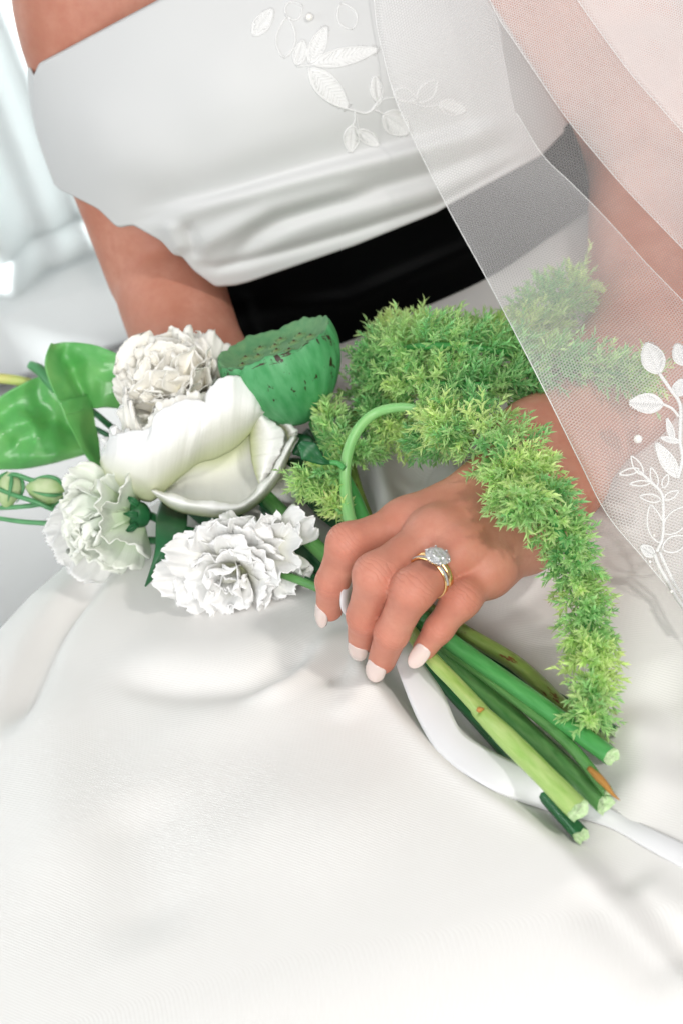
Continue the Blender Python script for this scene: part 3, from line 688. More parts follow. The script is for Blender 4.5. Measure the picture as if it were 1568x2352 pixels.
# two folded petals at its right side
guard([(607, 948, 30), (640, 978, 30), (655, 1006, 28), (634, 1058, 27), (600, 1112, 24)], [(578, 966, 20), (574, 1000, 20), (576, 1040, 20), (584, 1080, 20), (596, 1112, 22)], 7, .0006, 1, .0005, 'petal', 10)
guard([(608, 946, 26), (650, 962, 26), (684, 992, 22), (680, 1012, 19), (672, 1026, 17)], [(625, 962, 14), (642, 976, 16), (656, 992, 16), (660, 1006, 16), (662, 1024, 15)], 5, .0008, 1, .0006, 'petal', 12)
guard([(620, 1135, 6), (650, 1152, 6), (682, 1152, 4), (684, 1120, 2), (676, 1080, 2)], [(600, 1120, -2), (618, 1105, -4), (634, 1090, -4), (644, 1075, -4), (652, 1060, -4)], 5, .0008, 1, .0006, 'petal', 13)
stem(peony, [(500, 1040, 18), (600, 1130, 16), (720, 1250, 14), (850, 1370, 4), (985, 1470, -1), (1103, 1578, -3), (1250, 1718, -4), (1388, 1850, -4)], [4, 4, 4.2, 4.2], M['stem_mid'], cut=M['stem_cut'])

def leafsheet(name, mid, wl, wr, m, parent, d0, droop=2, rows=30, cols=15, pucker=0, seed=1, vee=2.0, h=None, thick=.0004):
    """leaf along a midrib of (u, v, h); wl, wr: half widths in reference pixels to both sides"""
    C = spline(mid, rows); t = np.linspace(0, 1, rows); w1 = np.interp(t, np.linspace(0, 1, len(wl)), wl); w2 = np.interp(t, np.linspace(0, 1, len(wr)), wr)
    T = np.gradient(C[:, :2], axis=0); T /= np.linalg.norm(T, axis=1)[:, None]; Nn = np.stack([-T[:, 1], T[:, 0]], 1)
    s = np.linspace(-1, 1, cols); w = np.where(s[None] < 0, w1[:, None], w2[:, None]) * np.abs(s)[None] * np.sign(s)[None]
    uu = C[:, None, 0] + Nn[:, None, 0] * w; vv = C[:, None, 1] + Nn[:, None, 1] * w; hh = C[:, None, 2] + vee * np.abs(s)[None] ** 1.3 - droop * np.abs(s)[None] ** 3
    hh = hh + pucker * (vnoise(uu, vv, seed, 1 / 26.) + .5 * vnoise(uu, vv, seed + 1, 1 / 12.))
    return sheet(name, P(uu, vv, d0 - hh / 1000), m, parent, solid=thick)
leafsheet('leaf', [(416, 1110, -62), (402, 1165, -30), (392, 1212, 6), (378, 1265, 18), (355, 1310, 18), (334, 1347, 12)], [10, 30, 36, 30, 16, 1], [10, 34, 38, 26, 12, 1], M['leaf'], peony, .895, 3, pucker=1.2, seed=31)
leafsheet('leaf', [(672, 1000, -2), (695, 1020, 2), (718, 1045, 0), (745, 1062, -4)], [8, 26, 16, 2], [10, 34, 14, 2], M['leaf'], peony, D0 - .01, 2, pucker=1, seed=33)
leafsheet('leaf', [(600, 1150, -10), (640, 1180, -6), (670, 1230, -6), (690, 1290, -12)], [10, 26, 22, 2], [10, 24, 20, 2], M['leaf'], peony, D0 - .03, 2, pucker=1, seed=35)

for k, (mid, w_) in enumerate((([(650, 1060, 0), (700, 1090, 4), (760, 1160, 2), (800, 1240, -4)], [10, 46, 40, 6]), ([(600, 1160, 0), (650, 1195, 3), (700, 1260, 2), (760, 1330, -3)], [10, 40, 34, 5]),
                              ([(700, 990, -2), (735, 1025, 2), (770, 1080, 0), (800, 1150, -4)], [8, 36, 34, 6]), ([(400, 1140, 0), (480, 1180, 2), (540, 1200, 0), (600, 1240, -4)], [8, 30, 26, 4]))):
    dm_ = depth(onz(mid[2][0], mid[2][1], 6)); mid = [(u_, v_, 1000 * (dm_ - depth(onz(u_, v_, 6))) + h_ * .5) for u_, v_, h_ in mid]
    leafsheet('leaf', mid, w_, w_, M['leaf'], peony, dm_, 3, pucker=2, seed=70 + k)  # dark leaves added under the flowers, standing in for shadow between the stems

# ------------------------------------------------------------------ lotus seed pod
pm = mat('lotus_pod', (.05, .285, .09), .5, (.10, .37, .15), 1, 6, stretch=(26, 3, 1), bump=.25, bscale=1.0)
N = pm.node_tree.nodes; L = pm.node_tree.links
for nn in N:
    if nn.type == 'TEX_NOISE': nn.inputs['Scale'].default_value = 1.6
def stain(m, scale, thr, color, vec_scale, mask_v=None, soft=.035):
    N = m.node_tree.nodes; L = m.node_tree.links; b = basecol_link(m); prev = b.links[0].from_socket
    tc = N.new('ShaderNodeTexCoord'); mp = N.new('ShaderNodeMapping'); mp.inputs['Scale'].default_value = vec_scale; L.new(tc.outputs['UV'], mp.inputs[0])
    n = N.new('ShaderNodeTexNoise'); n.inputs['Scale'].default_value = scale; n.inputs['Detail'].default_value = 4; n.inputs['Roughness'].default_value = .65; L.new(mp.outputs[0], n.inputs['Vector'])
    val = n.outputs[0]
    if mask_v:
        sp = N.new('ShaderNodeSeparateXYZ'); L.new(tc.outputs['UV'], sp.inputs[0]); mr = N.new('ShaderNodeMapRange'); mr.interpolation_type = 'SMOOTHSTEP'
        mr.inputs[1].default_value = mask_v[0]; mr.inputs[2].default_value = mask_v[1]; mr.inputs[3].default_value = -.3; mr.inputs[4].default_value = .0; L.new(sp.outputs[1], mr.inputs[0])
        ad = N.new('ShaderNodeMath'); ad.operation = 'ADD'; L.new(n.outputs[0], ad.inputs[0]); L.new(mr.outputs[0], ad.inputs[1]); val = ad.outputs[0]
    r = N.new('ShaderNodeMapRange'); r.inputs[1].default_value = thr; r.inputs[2].default_value = thr + soft; L.new(val, r.inputs[0])
    mx = N.new('ShaderNodeMix'); mx.data_type = 'RGBA'; L.new(r.outputs[0], mx.inputs[0]); L.new(prev, mx.inputs[6]); mx.inputs[7].default_value = (*color, 1); L.new(mx.outputs[2], b)
stain(pm, 1.0, .60, (.03, .012, .006), (34, 5, 1), (.35, .62))
stain(pm, 1.0, .56, (.035, .014, .006), (16, 30, 1), (.80, .97))
disc_m = mat('lotus_disc', (.09, .26, .11), .6, (.15, .32, .14), 160, 4, bump=.3, bscale=500)
pod_d = D0 - .022
pod = thing('lotus_seed_pod', 'green lotus seed pod with brown-stained rim and pitted flat top', 'seed pod', P(722, 975, pod_d))
pc = P(627, 786, pod_d - .006); la = unit((757 - 495) * RV - (735 - 838) * UV_); pixm = pod_d / FP
axd = unit(.94 * (-94 / 209 * RV + 187 / 209 * UV_) - .34 * fwd); axd = unit(axd - la * (axd @ la)); lb = np.cross(axd, la)
R0 = 136 * pixm
nseg, prof = 96, [(.985, 0.0), (1.0, -.010), (1.02, -.06), (1.045, -.22), (1.04, -.42), (.98, -.64), (.87, -.86), (.73, -1.06), (.56, -1.25), (.37, -1.39), (.19, -1.47), (.08, -1.50)]
prof = spline(np.array(prof), 44); aa = np.linspace(0, 2 * math.pi, nseg, endpoint=False)
wav = .035 * np.sin(aa * 3 + .6) + .02 * np.sin(aa * 7 + 1) + .012 * np.sin(aa * 17) + .012 * np.sin(aa * 29 + 2)
V = []; uvp = []
tl = np.linspace(0, 1, len(prof))
for (rr, zz), t_ in zip(prof, tl):
    k = sstep(1, .0, t_); gro = -.02 * np.abs(np.sin(aa * 11 + .7 * np.sin(aa * 3))) ** 3 * sstep(.9, .3, t_) - .018 * np.maximum(0, np.sin(aa * 5 + 1.1 + t_ * .6)) ** 6
    rad = R0 * (rr + wav * k * .5 + gro); V.append(pc + (rad * np.cos(aa))[:, None] * la + (rad * np.sin(aa))[:, None] * lb + (R0 * (zz + wav * k * 1.0))[:, None] * axd); uvp += [(a_ / 6.2832, 1 - t_) for a_ in aa]
obj('cup', np.vstack(V), grid_faces(len(prof), nseg, True), pm, pod, uv=np.array(uvp))
ins = [(.985, 0.0), (.95, .004), (.90, -.05), (.82, -.13), (.74, -.17), (.6, -.18), (.4, -.17), (.2, -.165), (.02, -.165)]
V = []
for i, (rr, zz) in enumerate(ins):
    k = max(0, 1 - i / 5.0); rad = R0 * (rr + wav * k * .5 - .012 * k * np.abs(np.sin(aa * 14)) * (i > 0)); V.append(pc + (rad * np.cos(aa))[:, None] * la + (rad * np.sin(aa))[:, None] * lb + (R0 * (zz + wav * k))[:, None] * axd)
obj('seed_disc', np.vstack(V), grid_faces(len(ins), nseg, True)[:, ::-1], disc_m, pod)
seed_m = mat('lotus_seed', (.16, .25, .08), .45, (.22, .3, .1), 500); tip_m = mat('seed_tip', (.05, .02, .012), .6); hole_m = mat('seed_pit_rim', (.16, .32, .13), .6)
pits = [(.0, .0)] + [(.34 * math.cos(a_), .34 * math.sin(a_)) for a_ in np.arange(5) * 1.2566 + .3] + [(.62 * math.cos(a_), .62 * math.sin(a_)) for a_ in np.arange(10) * .6283 + .1]
def lathe(c, ax, x, prof_, k=14):
    y = np.cross(ax, x); a_ = np.linspace(0, 2 * math.pi, k, endpoint=False)
    V = np.vstack([c + (r_ * np.cos(a_))[:, None] * x + (r_ * np.sin(a_))[:, None] * y + z_ * ax for r_, z_ in prof_]); return V, grid_faces(len(prof_), k, True)
for i, (px, py) in enumerate(pits):
    c = pc + R0 * (px * la + py * lb - .168 * axd); s_ = .0023
    so = obj('seed', *lathe(c - axd * .0010, axd, la, [(s_, 0), (s_ * .95, .0008), (s_ * .7, .0016), (s_ * .3, .002), (.00005, .0021)]), seed_m, pod)
    obj('seed_tip', *lathe(c + axd * .0008 + la * .0004, axd, la, [(.0008, 0), (.0006, .0007), (.00002, .0009)], 8), tip_m, so)
    obj('pit_rim', *lathe(c, axd, la, [(s_ * 1.15, 0), (s_ * 1.2, .0007), (s_ * 1.4, .0005), (s_ * 1.75, -.0002)]), hole_m, pod)
stem(pod, [(722, 972, 38), (770, 1060, 34), (815, 1150, 28), (870, 1280, 18), (940, 1390, 10), (1022, 1466, 7), (1200, 1592, 6), (1404, 1740, 5)], [3.2, 4.0, 4.2, 4.0, 3.9], M['stem_bright'], cut=M['stem_cut'])

# ------------------------------------------------------------------ ruffled lisianthus blooms
def bloom(th, c, axis, specs, m, seed):
    g = np.random.default_rng(seed); axis = unit(axis); x = unit(np.cross(axis, UV_)); y = np.cross(axis, x); i = 0
    for cnt, e0, e1, Ln, Wd, off in specs:
        for q in range(cnt):
            az = (q + .35 * g.normal()) / cnt * 6.283 + off; out = math.cos(az) * x + math.sin(az) * y
            G = petal_grid(c + out * .0025, axis, out, Ln * (.88 + .24 * g.random()), Wd * (.85 + .3 * g.random()), e0 + .1 * g.normal(), e1 + .16 * g.normal(), seed * 50 + i, .5 + .2 * g.random(), .0026 + .0014 * g.random(), 1.1 + .8 * g.random(), .0017, 16, 34, .2)
            sheet('petal', G, M[m], th, solid=.00028); i += 1
def single(th, c, tip, width, m, seed, bend=.5, up=None, fr=.0042):
    """one loose petal from c to tip"""
    v = tip - c; L_ = float(np.linalg.norm(v)); ax = unit(v); out = unit((up if up is not None else -fwd) - ax * np.dot(up if up is not None else -fwd, ax))
    sheet('petal', petal_grid(c, ax, out, L_ * 1.04, width, -bend * .4, bend, seed, .35, fr * .62, 1.5, .0017, 16, 34, .22), M[m], th, solid=.00028)
LC = onz(540, 1300, 8); dl = depth(LC)
lis = thing('lisianthus', 'white lisianthus with many frilled petals lying on the satin skirt', 'flower', LC, 'white flowers of the bouquet')
bloom(lis, P(548, 1312, dl + .002), -.25 * RV - .35 * UV_ - .85 * fwd, [(3, .0, .2, .020, .020, .2), (4, .2, .55, .025, .027, .5), (5, .5, .95, .029, .032, .1), (6, .85, 1.3, .032, .036, .4), (7, 1.15, 1.6, .034, .038, .0)], 'petal', 3)
cb = P(560, 1300, dl - .004)
for k, (tu_, tv_, th_, wd) in enumerate([(372, 1268, 22, .022), (352, 1330, 12, .024), (600, 1182, 26, .017), (652, 1196, 26, .018), (716, 1182, 30, .022), (694, 1262, 32, .030), (690, 1352, 24, .024), (655, 1330, 30, .03), (480, 1408, 12, .032), (560, 1415, 12, .032), (412, 1380, 10, .03), (640, 1385, 14, .026), (470, 1200, 20, .03), (520, 1190, 24, .028)]):
    cc = P(620, 1262, dl - .012) if tu_ > 590 and tv_ < 1360 else cb
    single(lis, cc, P(tu_, tv_, dl - th_ / 1000), wd, 'petal', 400 + k, .5)
stem(lis, [(590, 1300, 8), (680, 1330, 10), (760, 1362, 8), (880, 1405, 6), (1012, 1485, 4), (1122, 1562, 4), (1295, 1701, 3), (1396, 1822, 1)], [2.0, 2.2, 2.3, 2.4, 2.5], M['stem_mid'], cut=M['stem_cut'])
fr_ = [onz(1352, 1765, 5), onz(1385, 1798, 5), onz(1404, 1822, 4), onz(1422, 1838, 3)]
tube('frayed_fibre', fr_, [.0012, .0018, .0012, .0002], M['frayed'], lis, 14, 7)
leafsheet('sepal', [(655, 1340, 2), (690, 1345, 6), (715, 1370, 4)], [5, 16, 2], [5, 18, 2], M['leaf'], lis, dl - .004, 2, 14, 9, .8, 51)
leafsheet('sepal', [(640, 1375, -4), (680, 1372, -2), (722, 1376, -2)], [4, 10, 3], [4, 10, 3], M['leaf'], lis, dl - .004, 1, 14, 9, .5, 53)

L2 = onz(300, 1185, 24); d2_ = depth(L2)
lis2 = thing('lisianthus', 'pale green-tinged lisianthus seen from the side beside its slim buds', 'flower', onz(310, 1190, 10), 'white flowers of the bouquet')
bloom(lis2, P(312, 1182, d2_), -.93 * RV - .12 * UV_ - .30 * fwd, [(3, .0, .15, .030, .022, .2), (4, .15, .35, .036, .028, .5), (5, .3, .55, .039, .034, .1)], 'petal_green', 5)
for k, (tu_, tv_, th_, wd) in enumerate([(140, 1150, 18, .028), (160, 1230, 24, .03), (215, 1300, 18, .03), (262, 1308, 14, .028), (150, 1090, 6, .026), (240, 1088, 10, .028), (215, 1180, 34, .036), (270, 1255, 28, .036), (250, 1140, 30, .034), (196, 1262, 26, .03)]):
    single(lis2, P(312, 1182, d2_ + .002), P(tu_, tv_, d2_ - th_ / 1000), wd, 'petal_green', 500 + k, .55)
for k, (tu_, tv_, th_, wd) in enumerate([(108, 1232, -6, .026), (130, 1278, -2, .028), (175, 1330, 0, .028), (120, 1195, -10, .024)]):
    single(lis2, P(260, 1200, d2_ + .008), P(tu_, tv_, d2_ - th_ / 1000), wd, 'petal', 540 + k, .5)
cal = [P(340, 1180, d2_ + .004), P(322, 1182, d2_), P(306, 1183, d2_ - .002), P(296, 1183, d2_ - .003)]
tube('calyx', cal, [.003, .0068, .0078, .0074], M['leaf'], lis2, 16, 14)
for k, (a_, b_) in enumerate([((318, 1160), (292, 1140)), ((316, 1205), (288, 1222)), ((318, 1182), (284, 1180))]):
    leafsheet('sepal', [(*a_, 9), ((a_[0] + b_[0]) / 2, (a_[1] + b_[1]) / 2, 11), (*b_, 10)], [6, 9, 1], [6, 9, 1], M['leaf'], lis2, d2_, 1, 10, 7)
stem(lis2, [(338, 1180, 20), (420, 1215, 16), (560, 1250, 8), (720, 1330, 3), (850, 1420, -2), (974, 1528, -5), (1060, 1620, -6), (1134, 1692, -6)], [2.2, 2.4, 2.6, 2.6], M['stem_dark'], cut=M['stem_cut'])
stem(lis2, [(300, 1240, 10), (380, 1243, 10), (480, 1262, 8), (600, 1300, 6), (740, 1350, 6), (850, 1420, 5)], [2.0, 2.2, 2.2], M['stem_dark'])
# slim buds on thin stalks
def bud(c, dirv, ln, rd, m, parent):
    V, F = lathe(np.zeros(3), np.array([0, 0, 1.]), np.array([1., 0, 0]), [(rd * .3, 0), (rd * .85, ln * .18), (rd, ln * .4), (rd * .85, ln * .65), (rd * .5, ln * .88), (rd * .08, ln)], 16)
    a_ = np.arctan2(V[:, 1], V[:, 0]); tw = 1 + .10 * np.sin(a_ * 5 + V[:, 2] / ln * 3); V[:, :2] *= tw[:, None]
    z = unit(dirv); x = unit(np.cross(z, fwd)); y = np.cross(z, x); W = c + V[:, :1] * x + V[:, 1:2] * y + V[:, 2:] * z
    b = obj('bud', W, F, m, parent)
    for q in range(5):
        a0 = q * 1.2566; dr = math.cos(a0) * x + math.sin(a0) * y; pts = [c + z * ln * t_ + dr * rd * r_ for t_, r_ in ((.0, .35), (.2, 1.0), (.42, 1.16), (.62, 1.05), (.8, .8))]
        tube('sepal', pts, [.0004, .0011, .0012, .0007, .0002], M['thin_stem'], b, 12, 6)
    return b
db = depth(onz(100, 1130, 30))
bud(P(148, 1130, db), -RV * .9 + UV_ * .12 - fwd * .1, .021, .0078, M['bud'], lis2)
bud(P(26, 1085, db), -UV_ - RV * .15, .020, .0068, M['bud'], lis2)
for pts in ([(8, 1112, 2), (30, 1090, 4), (70, 1102, 4), (110, 1116, 4), (200, 1145, -4)], [(-30, 1112, 6), (30, 1136, 6), (80, 1152, 6), (128, 1172, 4), (220, 1200, -6)], [(-30, 1168, 0), (60, 1163, 0), (150, 1150, -2), (240, 1150, -8)], [(-30, 1186, 8), (50, 1198, 8), (126, 1202, 6), (230, 1200, -6)]):
    tube('bud_stalk', [P(a_, b_, db - h_ / 1000) for a_, b_, h_ in pts], [.0012, .0014, .0014, .0014], M['thin_stem'], lis2, 24, 8)

# ------------------------------------------------------------------ anthuriums
da = depth(onz(215, 945, 42))
an = thing('anthurium', 'glossy light green anthurium spathe folded along its midrib beside the peony', 'flower', P(215, 945, da), 'green anthuriums')
def spathe(name, rows, d0, parent, seed, pk=3.0, n=46, k=60):
    c = np.array(rows, float); A = patch(c, n, k); u_, v_, h_ = A[..., 0], A[..., 1], A[..., 2]
    e = np.sin(math.pi * np.linspace(0, 1, n))[:, None] ** .5 * np.sin(math.pi * np.linspace(0, 1, k))[None] ** .5
    h_ = h_ + e * pk * (vnoise(u_, v_, seed, 1 / 42.) * 2.6 + vnoise(u_, v_, seed + 1, 1 / 22.) * .7)
    return sheet(name, P(u_, v_, d0 - h_ / 1000), M['anth'], parent, solid=.0006)
spathe('spathe', [[(118, 788, 6), (128, 790, 2), (150, 786, 0), (190, 788, 0), (235, 798, 2), (316, 834, 2)],
                  [(108, 812, 14), (130, 815, 5), (150, 820, -2), (195, 825, 0), (245, 835, 3), (312, 850, 2)],
                  [(105, 845, 18), (142, 850, 7), (168, 860, -4), (205, 865, -1), (245, 870, 2), (300, 885, 0)],
                  [(122, 895, 20), (160, 895, 9), (186, 900, -5), (212, 902, -3), (240, 905, 0), (285, 915, -2)],
                  [(150, 955, 20), (184, 945, 10), (208, 938, -4), (222, 938, -3), (242, 935, -2), (272, 938, -5)]], da - .006, an, 41)
spathe('spathe_lobe', [[(136, 920, 19.5), (165, 915, 13), (190, 910, 2), (206, 905, -5)], [(150, 957, 20), (172, 952, 14), (198, 944, 4), (214, 940, -3)], [(172, 1000, 16), (186, 996, 13), (206, 985, 6), (220, 975, 0)], [(196, 1045, 10), (206, 1040, 9), (218, 1030, 5), (228, 1015, 1)], [(222, 1078, 4), (226, 1076, 4), (230, 1072, 3), (233, 1064, 2)]], da - .006, an, 43, 1.5, 26, 24)
tube('spadix', [P(70, 838, da + .006), P(92, 850, da + .003), P(112, 872, da), P(130, 895, da)], [.0025, .0034, .0036, .003], M['thin_stem'], an, 16, 10)
stem(an, [(215, 945, 40), (262, 985, 34), (350, 1060, 20), (520, 1170, 8), (720, 1300, 2), (860, 1420, -4), (983, 1533, -7), (1100, 1660, -8), (1240, 1815, -8), (1334, 1920, -7)], [1.8, 2.2, 2.8, 3.2, 3.4], M['stem_dark'], cut=M['stem_cut'])
db2 = depth(onz(60, 1000, 40)) + .012
an2 = thing('anthurium', 'deep green puckered anthurium leaf with browned edge and yellow spadix', 'flower', P(180, 1010, db2), 'green anthuriums')
spathe('spathe', [[(-70, 960, 4), (0, 912, 8), (40, 888, 8), (92, 866, 4), (124, 880, 2)],
                  [(-70, 985, 2), (0, 945, 4), (55, 925, 3), (108, 910, 0), (160, 930, 0)],
                  [(-70, 1010, 8), (0, 985, 10), (60, 970, 6), (120, 960, -5), (185, 985, -4)],
                  [(-70, 1040, 6), (0, 1030, 8), (60, 1015, 6), (130, 1000, -2), (200, 1010, -4)],
                  [(-70, 1062, 2), (0, 1060, 5), (60, 1052, 6), (130, 1040, 3), (202, 1030, 0)],
                  [(-70, 1078, -2), (0, 1078, 0), (60, 1076, 1), (130, 1062, 1), (203, 1042, -1)]], db2, an2, 45, 3.2)
tube('spadix', [P(-40, 868, db2 + .004), P(10, 870, db2 + .003), P(60, 878, db2 + .003), P(110, 895, db2 + .005)], [.0026, .003, .003, .0026], M['spadix'], an2, 16, 10)
stem(an2, [(170, 965, 36), (250, 1000, 30), (360, 1080, 16), (540, 1190, 4), (760, 1300, 1), (930, 1390, -5), (1100, 1490, -7), (1250, 1585, -8), (1412, 1680, -7)], [1.5, 1.8, 2.2, 2.3], M['stem_dark'], cut=M['stem_cut'])

# ------------------------------------------------------------------ hanging amaranth
am = mat('amaranth', (.25, .5, .1), .55, trans=.45)
N = am.node_tree.nodes; L = am.node_tree.links; ca = N.new('ShaderNodeVertexColor'); ca.layer_name = 'tint'; L.new(ca.outputs[0], basecol_link(am))
for nn in N:
    if nn.type == 'BSDF_TRANSLUCENT': L.new(ca.outputs[0], nn.inputs[0])
def spike(parent, pts, rad, dens, seed, tint=0.0, name='flower_spike', core=True, tl=(.007, .012), lean=.55):
    """pts: world points of the axis; rad: radius of the plume (m) along it; dens: tufts per cm"""
    g = np.random.default_rng(seed); n = 80; C = spline(pts, n); T = np.gradient(C, axis=0); T /= np.linalg.norm(T, axis=1)[:, None]
    Ln = np.linalg.norm(np.diff(C, axis=0), axis=1).sum(); nt_ = int(Ln * 100 * dens); rad = np.asarray(rad, float)
    nb = 13; un = lambda v: v / (np.linalg.norm(v, axis=-1, keepdims=True) + 1e-12)
    t = (np.arange(nt_) + g.random(nt_)) / nt_; q = np.minimum(n - 1, (t * n).astype(int)); c = C[q]; tx = T[q]; r = np.interp(t, np.linspace(0, 1, rad.size), rad)
    x = un(np.cross(tx, [.2, .9, .4])); y = np.cross(tx, x); a = g.random(nt_) * 6.283; out = np.cos(a)[:, None] * x + np.sin(a)[:, None] * y
    dr = un(out + tx * (lean + .3 * g.normal(size=(nt_, 1))) + .2 * g.normal(size=(nt_, 3))); ln = (tl[0] + (tl[1] - tl[0]) * g.random(nt_)) * np.where(g.random(nt_) < .16, 1.5, 1.0)
    st = c + out * (np.maximum(0.0, r - ln * .75) * (.35 + .65 * g.random(nt_) ** .5))[:, None]
    tx_ = un(np.cross(dr, [.5, .1, .8])); ty_ = np.cross(dr, tx_)
    yel = np.clip(g.normal(.52 + tint, .2, nt_) + 1.3 * vnoise(st[:, 0], st[:, 1] + st[:, 2], seed, 70.), 0, 1)[:, None]; base = (1 - yel) * np.array([.24, .58, .22]) + yel * np.array([.68, .86, .34]); tipc = base * .55 + .45 * np.array([.9, .96, .56])
    tipc[g.random(nt_) < .025] = (.5, .33, .22)
    b = np.arange(nb); f_ = ((b + .5) / nb)[None, :, None]
    p = st[:, None] + dr[:, None] * (ln[:, None, None] * f_); a2 = (b * 2.4)[None] + a[:, None]; o2_ = np.cos(a2)[..., None] * tx_[:, None] + np.sin(a2)[..., None] * ty_[:, None]
    bd = un(o2_ * (1.15 - .75 * f_) + dr[:, None] * (.7 + .5 * f_) + .15 * g.normal(size=(nt_, nb, 3))); bl = (.0046 + .0024 * g.random((nt_, nb)))[..., None] * (1 - .25 * f_)
    sd = un(np.cross(bd, o2_ + .3 * dr[:, None] + 1e-3)); nm_ = np.cross(sd, bd); w = bl * .155; md = p + bd * bl * .42
    V = np.stack([p, md + sd * w - nm_ * w * .35, p + bd * bl + nm_ * bl * .12, md - sd * w - nm_ * w * .35, md + nm_ * w * .25], 2).reshape(-1, 3)
    F = (np.array([[0, 1, 4], [1, 2, 4], [2, 3, 4], [3, 0, 4]])[None] + 5 * np.arange(nt_ * nb)[:, None, None]).reshape(-1, 3)
    vr = 1 + .14 * g.normal(size=(nt_, nb, 1)); B_ = base[:, None] * vr; K = np.stack([B_ * .95, B_, tipc[:, None] * vr, B_, B_], 2).reshape(-1, 3)
    ob = obj(name, np.array(V), F, am, parent, smooth=False, colors=np.clip(np.array(K), 0, 1)); ob['kind'] = 'stuff'
    if core: tube('spike_axis', pts, [.0022, .002, .001], M['stem_bright'], parent, 40, 8)
    return ob
O = lambda L_: [onz(*p) for p in L_]
am1 = thing('amaranth', 'lime green amaranth whose arching stem drapes a long plume over the wrist', 'flower', onz(800, 1200, 30), 'green amaranth sprays')
M['stem_arch'] = stem_mat('stem_arch', (.2, .5, .16), (.3, .58, .22))
stem(am1, [(985, 942, 66), (920, 935, 66), (862, 948, 64), (822, 985, 60), (798, 1040, 52), (792, 1110, 42), (806, 1200, 31), (850, 1310, 20)], [2.0, 2.6, 2.9, 3.2, 3.2], M['stem_arch'], n=90)
stem(am1, [(838, 1290, 22), (900, 1390, 15), (983, 1504, 12), (1045, 1570, 11), (1103, 1634, 11), (1108, 1640, 11)], [3.0, 3.2, 3.3, 3.4], M['stem_lime'], n=60)
stem(am1, [(1096, 1626, 9.5), (1112, 1644, 10), (1210, 1742, 9), (1329, 1864, 8)], [3.4, 4.6, 4.7, 4.9], M['stem_lime'], n=50, cut=M['stem_cut'])
tube('stem_node', [onz(1094, 1632, 13), onz(1101, 1630, 14.5), onz(1110, 1628, 14)], [.0004, .0014, .0004], M['frayed'], am1, 12, 8)
spike(am1, O([(975, 945, 66), (1040, 950, 70), (1110, 990, 70), (1170, 1055, 66), (1225, 1130, 62)]), [.010, .015, .019, .019, .016], 27, 1, .02, tl=(.010, .016))
spike(am1, O([(1200, 1080, 66), (1262, 1180, 58), (1310, 1280, 44), (1342, 1400, 28), (1358, 1520, 18), (1356, 1645, 12)]), [.015, .0138, .0122, .0118, .0108, .005], 29, 2, .12)
spike(am1, O([(990, 960, 70), (1015, 980, 74), (1030, 1005, 74)]), [.006, .010, .006], 34, 3, .2, name='side_sprig', core=False)
spike(am1, O([(1150, 1060, 76), (1165, 1110, 72), (1160, 1160, 66)]), [.008, .009, .004], 31, 4, .1, name='side_sprig', core=False)
spike(am1, O([(1200, 1120, 74), (1210, 1160, 70), (1190, 1185, 66)]), [.008, .008, .004], 31, 14, .1, name='side_sprig', core=False)
for k_, (pts_, rd_) in enumerate((([(792, 1075, 40), (776, 1020, 48), (762, 970, 52), (752, 930, 52)], [.005, .0095, .008, .003]), ([(786, 1082, 42), (745, 1085, 46), (715, 1096, 46), (684, 1114, 44)], [.004, .009, .008, .003]), ([(796, 1195, 28), (768, 1162, 34), (742, 1136, 38), (722, 1112, 40)], [.003, .007, .007, .003]), ([(806, 1040, 42), (832, 1036, 46), (864, 1028, 46)], [.004, .006, .003]))):
    spike(am1, O(pts_), rd_, 15, 5 + k_, .05, name='side_sprig', core=False, tl=(.006, .010), lean=.9)
    tube('sprig_axis', O(pts_), [.0012, .001, .0006], M['stem_arch'], am1, 24, 7)
leafsheet('leaf', [(688, 1018, 6), (708, 1032, 8), (735, 1056, 6), (760, 1064, 4)], [6, 22, 12, 2], [8, 28, 12, 2], M['leaf'], am1, depth(onz(760, 1064, 50)), 2, pucker=1, seed=37)
tube('leaf_stalk', O([(752, 1062, 52), (775, 1064, 52), (790, 1076, 50)]), [.0012, .0014, .0016], M['stem_bright'], am1, 14, 8)

am2 = thing('amaranth', 'bushy deep green amaranth spreading under the veil with a tuft on the forearm', 'flower', onz(860, 1200, 10), 'green amaranth sprays')
stem(am2, [(850, 900, 50), (800, 1000, 38), (812, 1100, 28), (850, 1210, 18), (905, 1340, 6), (1046, 1442, 0), (1180, 1523, -2), (1276, 1610, -4), (1343, 1674, -5), (1396, 1728, -6)], [2.5, 3.4, 3.8, 3.8, 3.4], M['stem_olive'], n=100, cut=M['stem_cut'])
spike(am2, O([(828, 850, 50), (885, 812, 66), (980, 795, 80), (1090, 800, 76), (1190, 815, 66), (1300, 835, 59), (1400, 855, 55), (1490, 868, 52)]), [.010, .015, .016, .016, .015, .014, .013, .009], 26, 21, -.08, tl=(.010, .016))
spike(am2, O([(822, 905, 40), (880, 875, 56), (960, 880, 66), (1060, 885, 70), (1160, 880, 64), (1250, 880, 58)]), [.009, .012, .013, .013, .012, .009], 24, 22, -.22, tl=(.010, .016))
spike(am2, O([(842, 800, 46), (900, 768, 56), (980, 760, 66), (1080, 765, 62), (1180, 770, 56)]), [.008, .010, .0105, .0105, .009], 25, 23, .1, tl=(.009, .014))
spike(am2, O([(1190, 800, 56), (1225, 745, 54), (1275, 695, 52), (1335, 645, 50)]), [.012, .018, .018, .009], 27, 24, .05, tl=(.010, .015))
spike(am2, O([(822, 962, 40), (850, 955, 44), (900, 985, 50), (940, 1010, 46)]), [.008, .010, .010, .005], 31, 25, -.12, name='side_sprig', core=False)
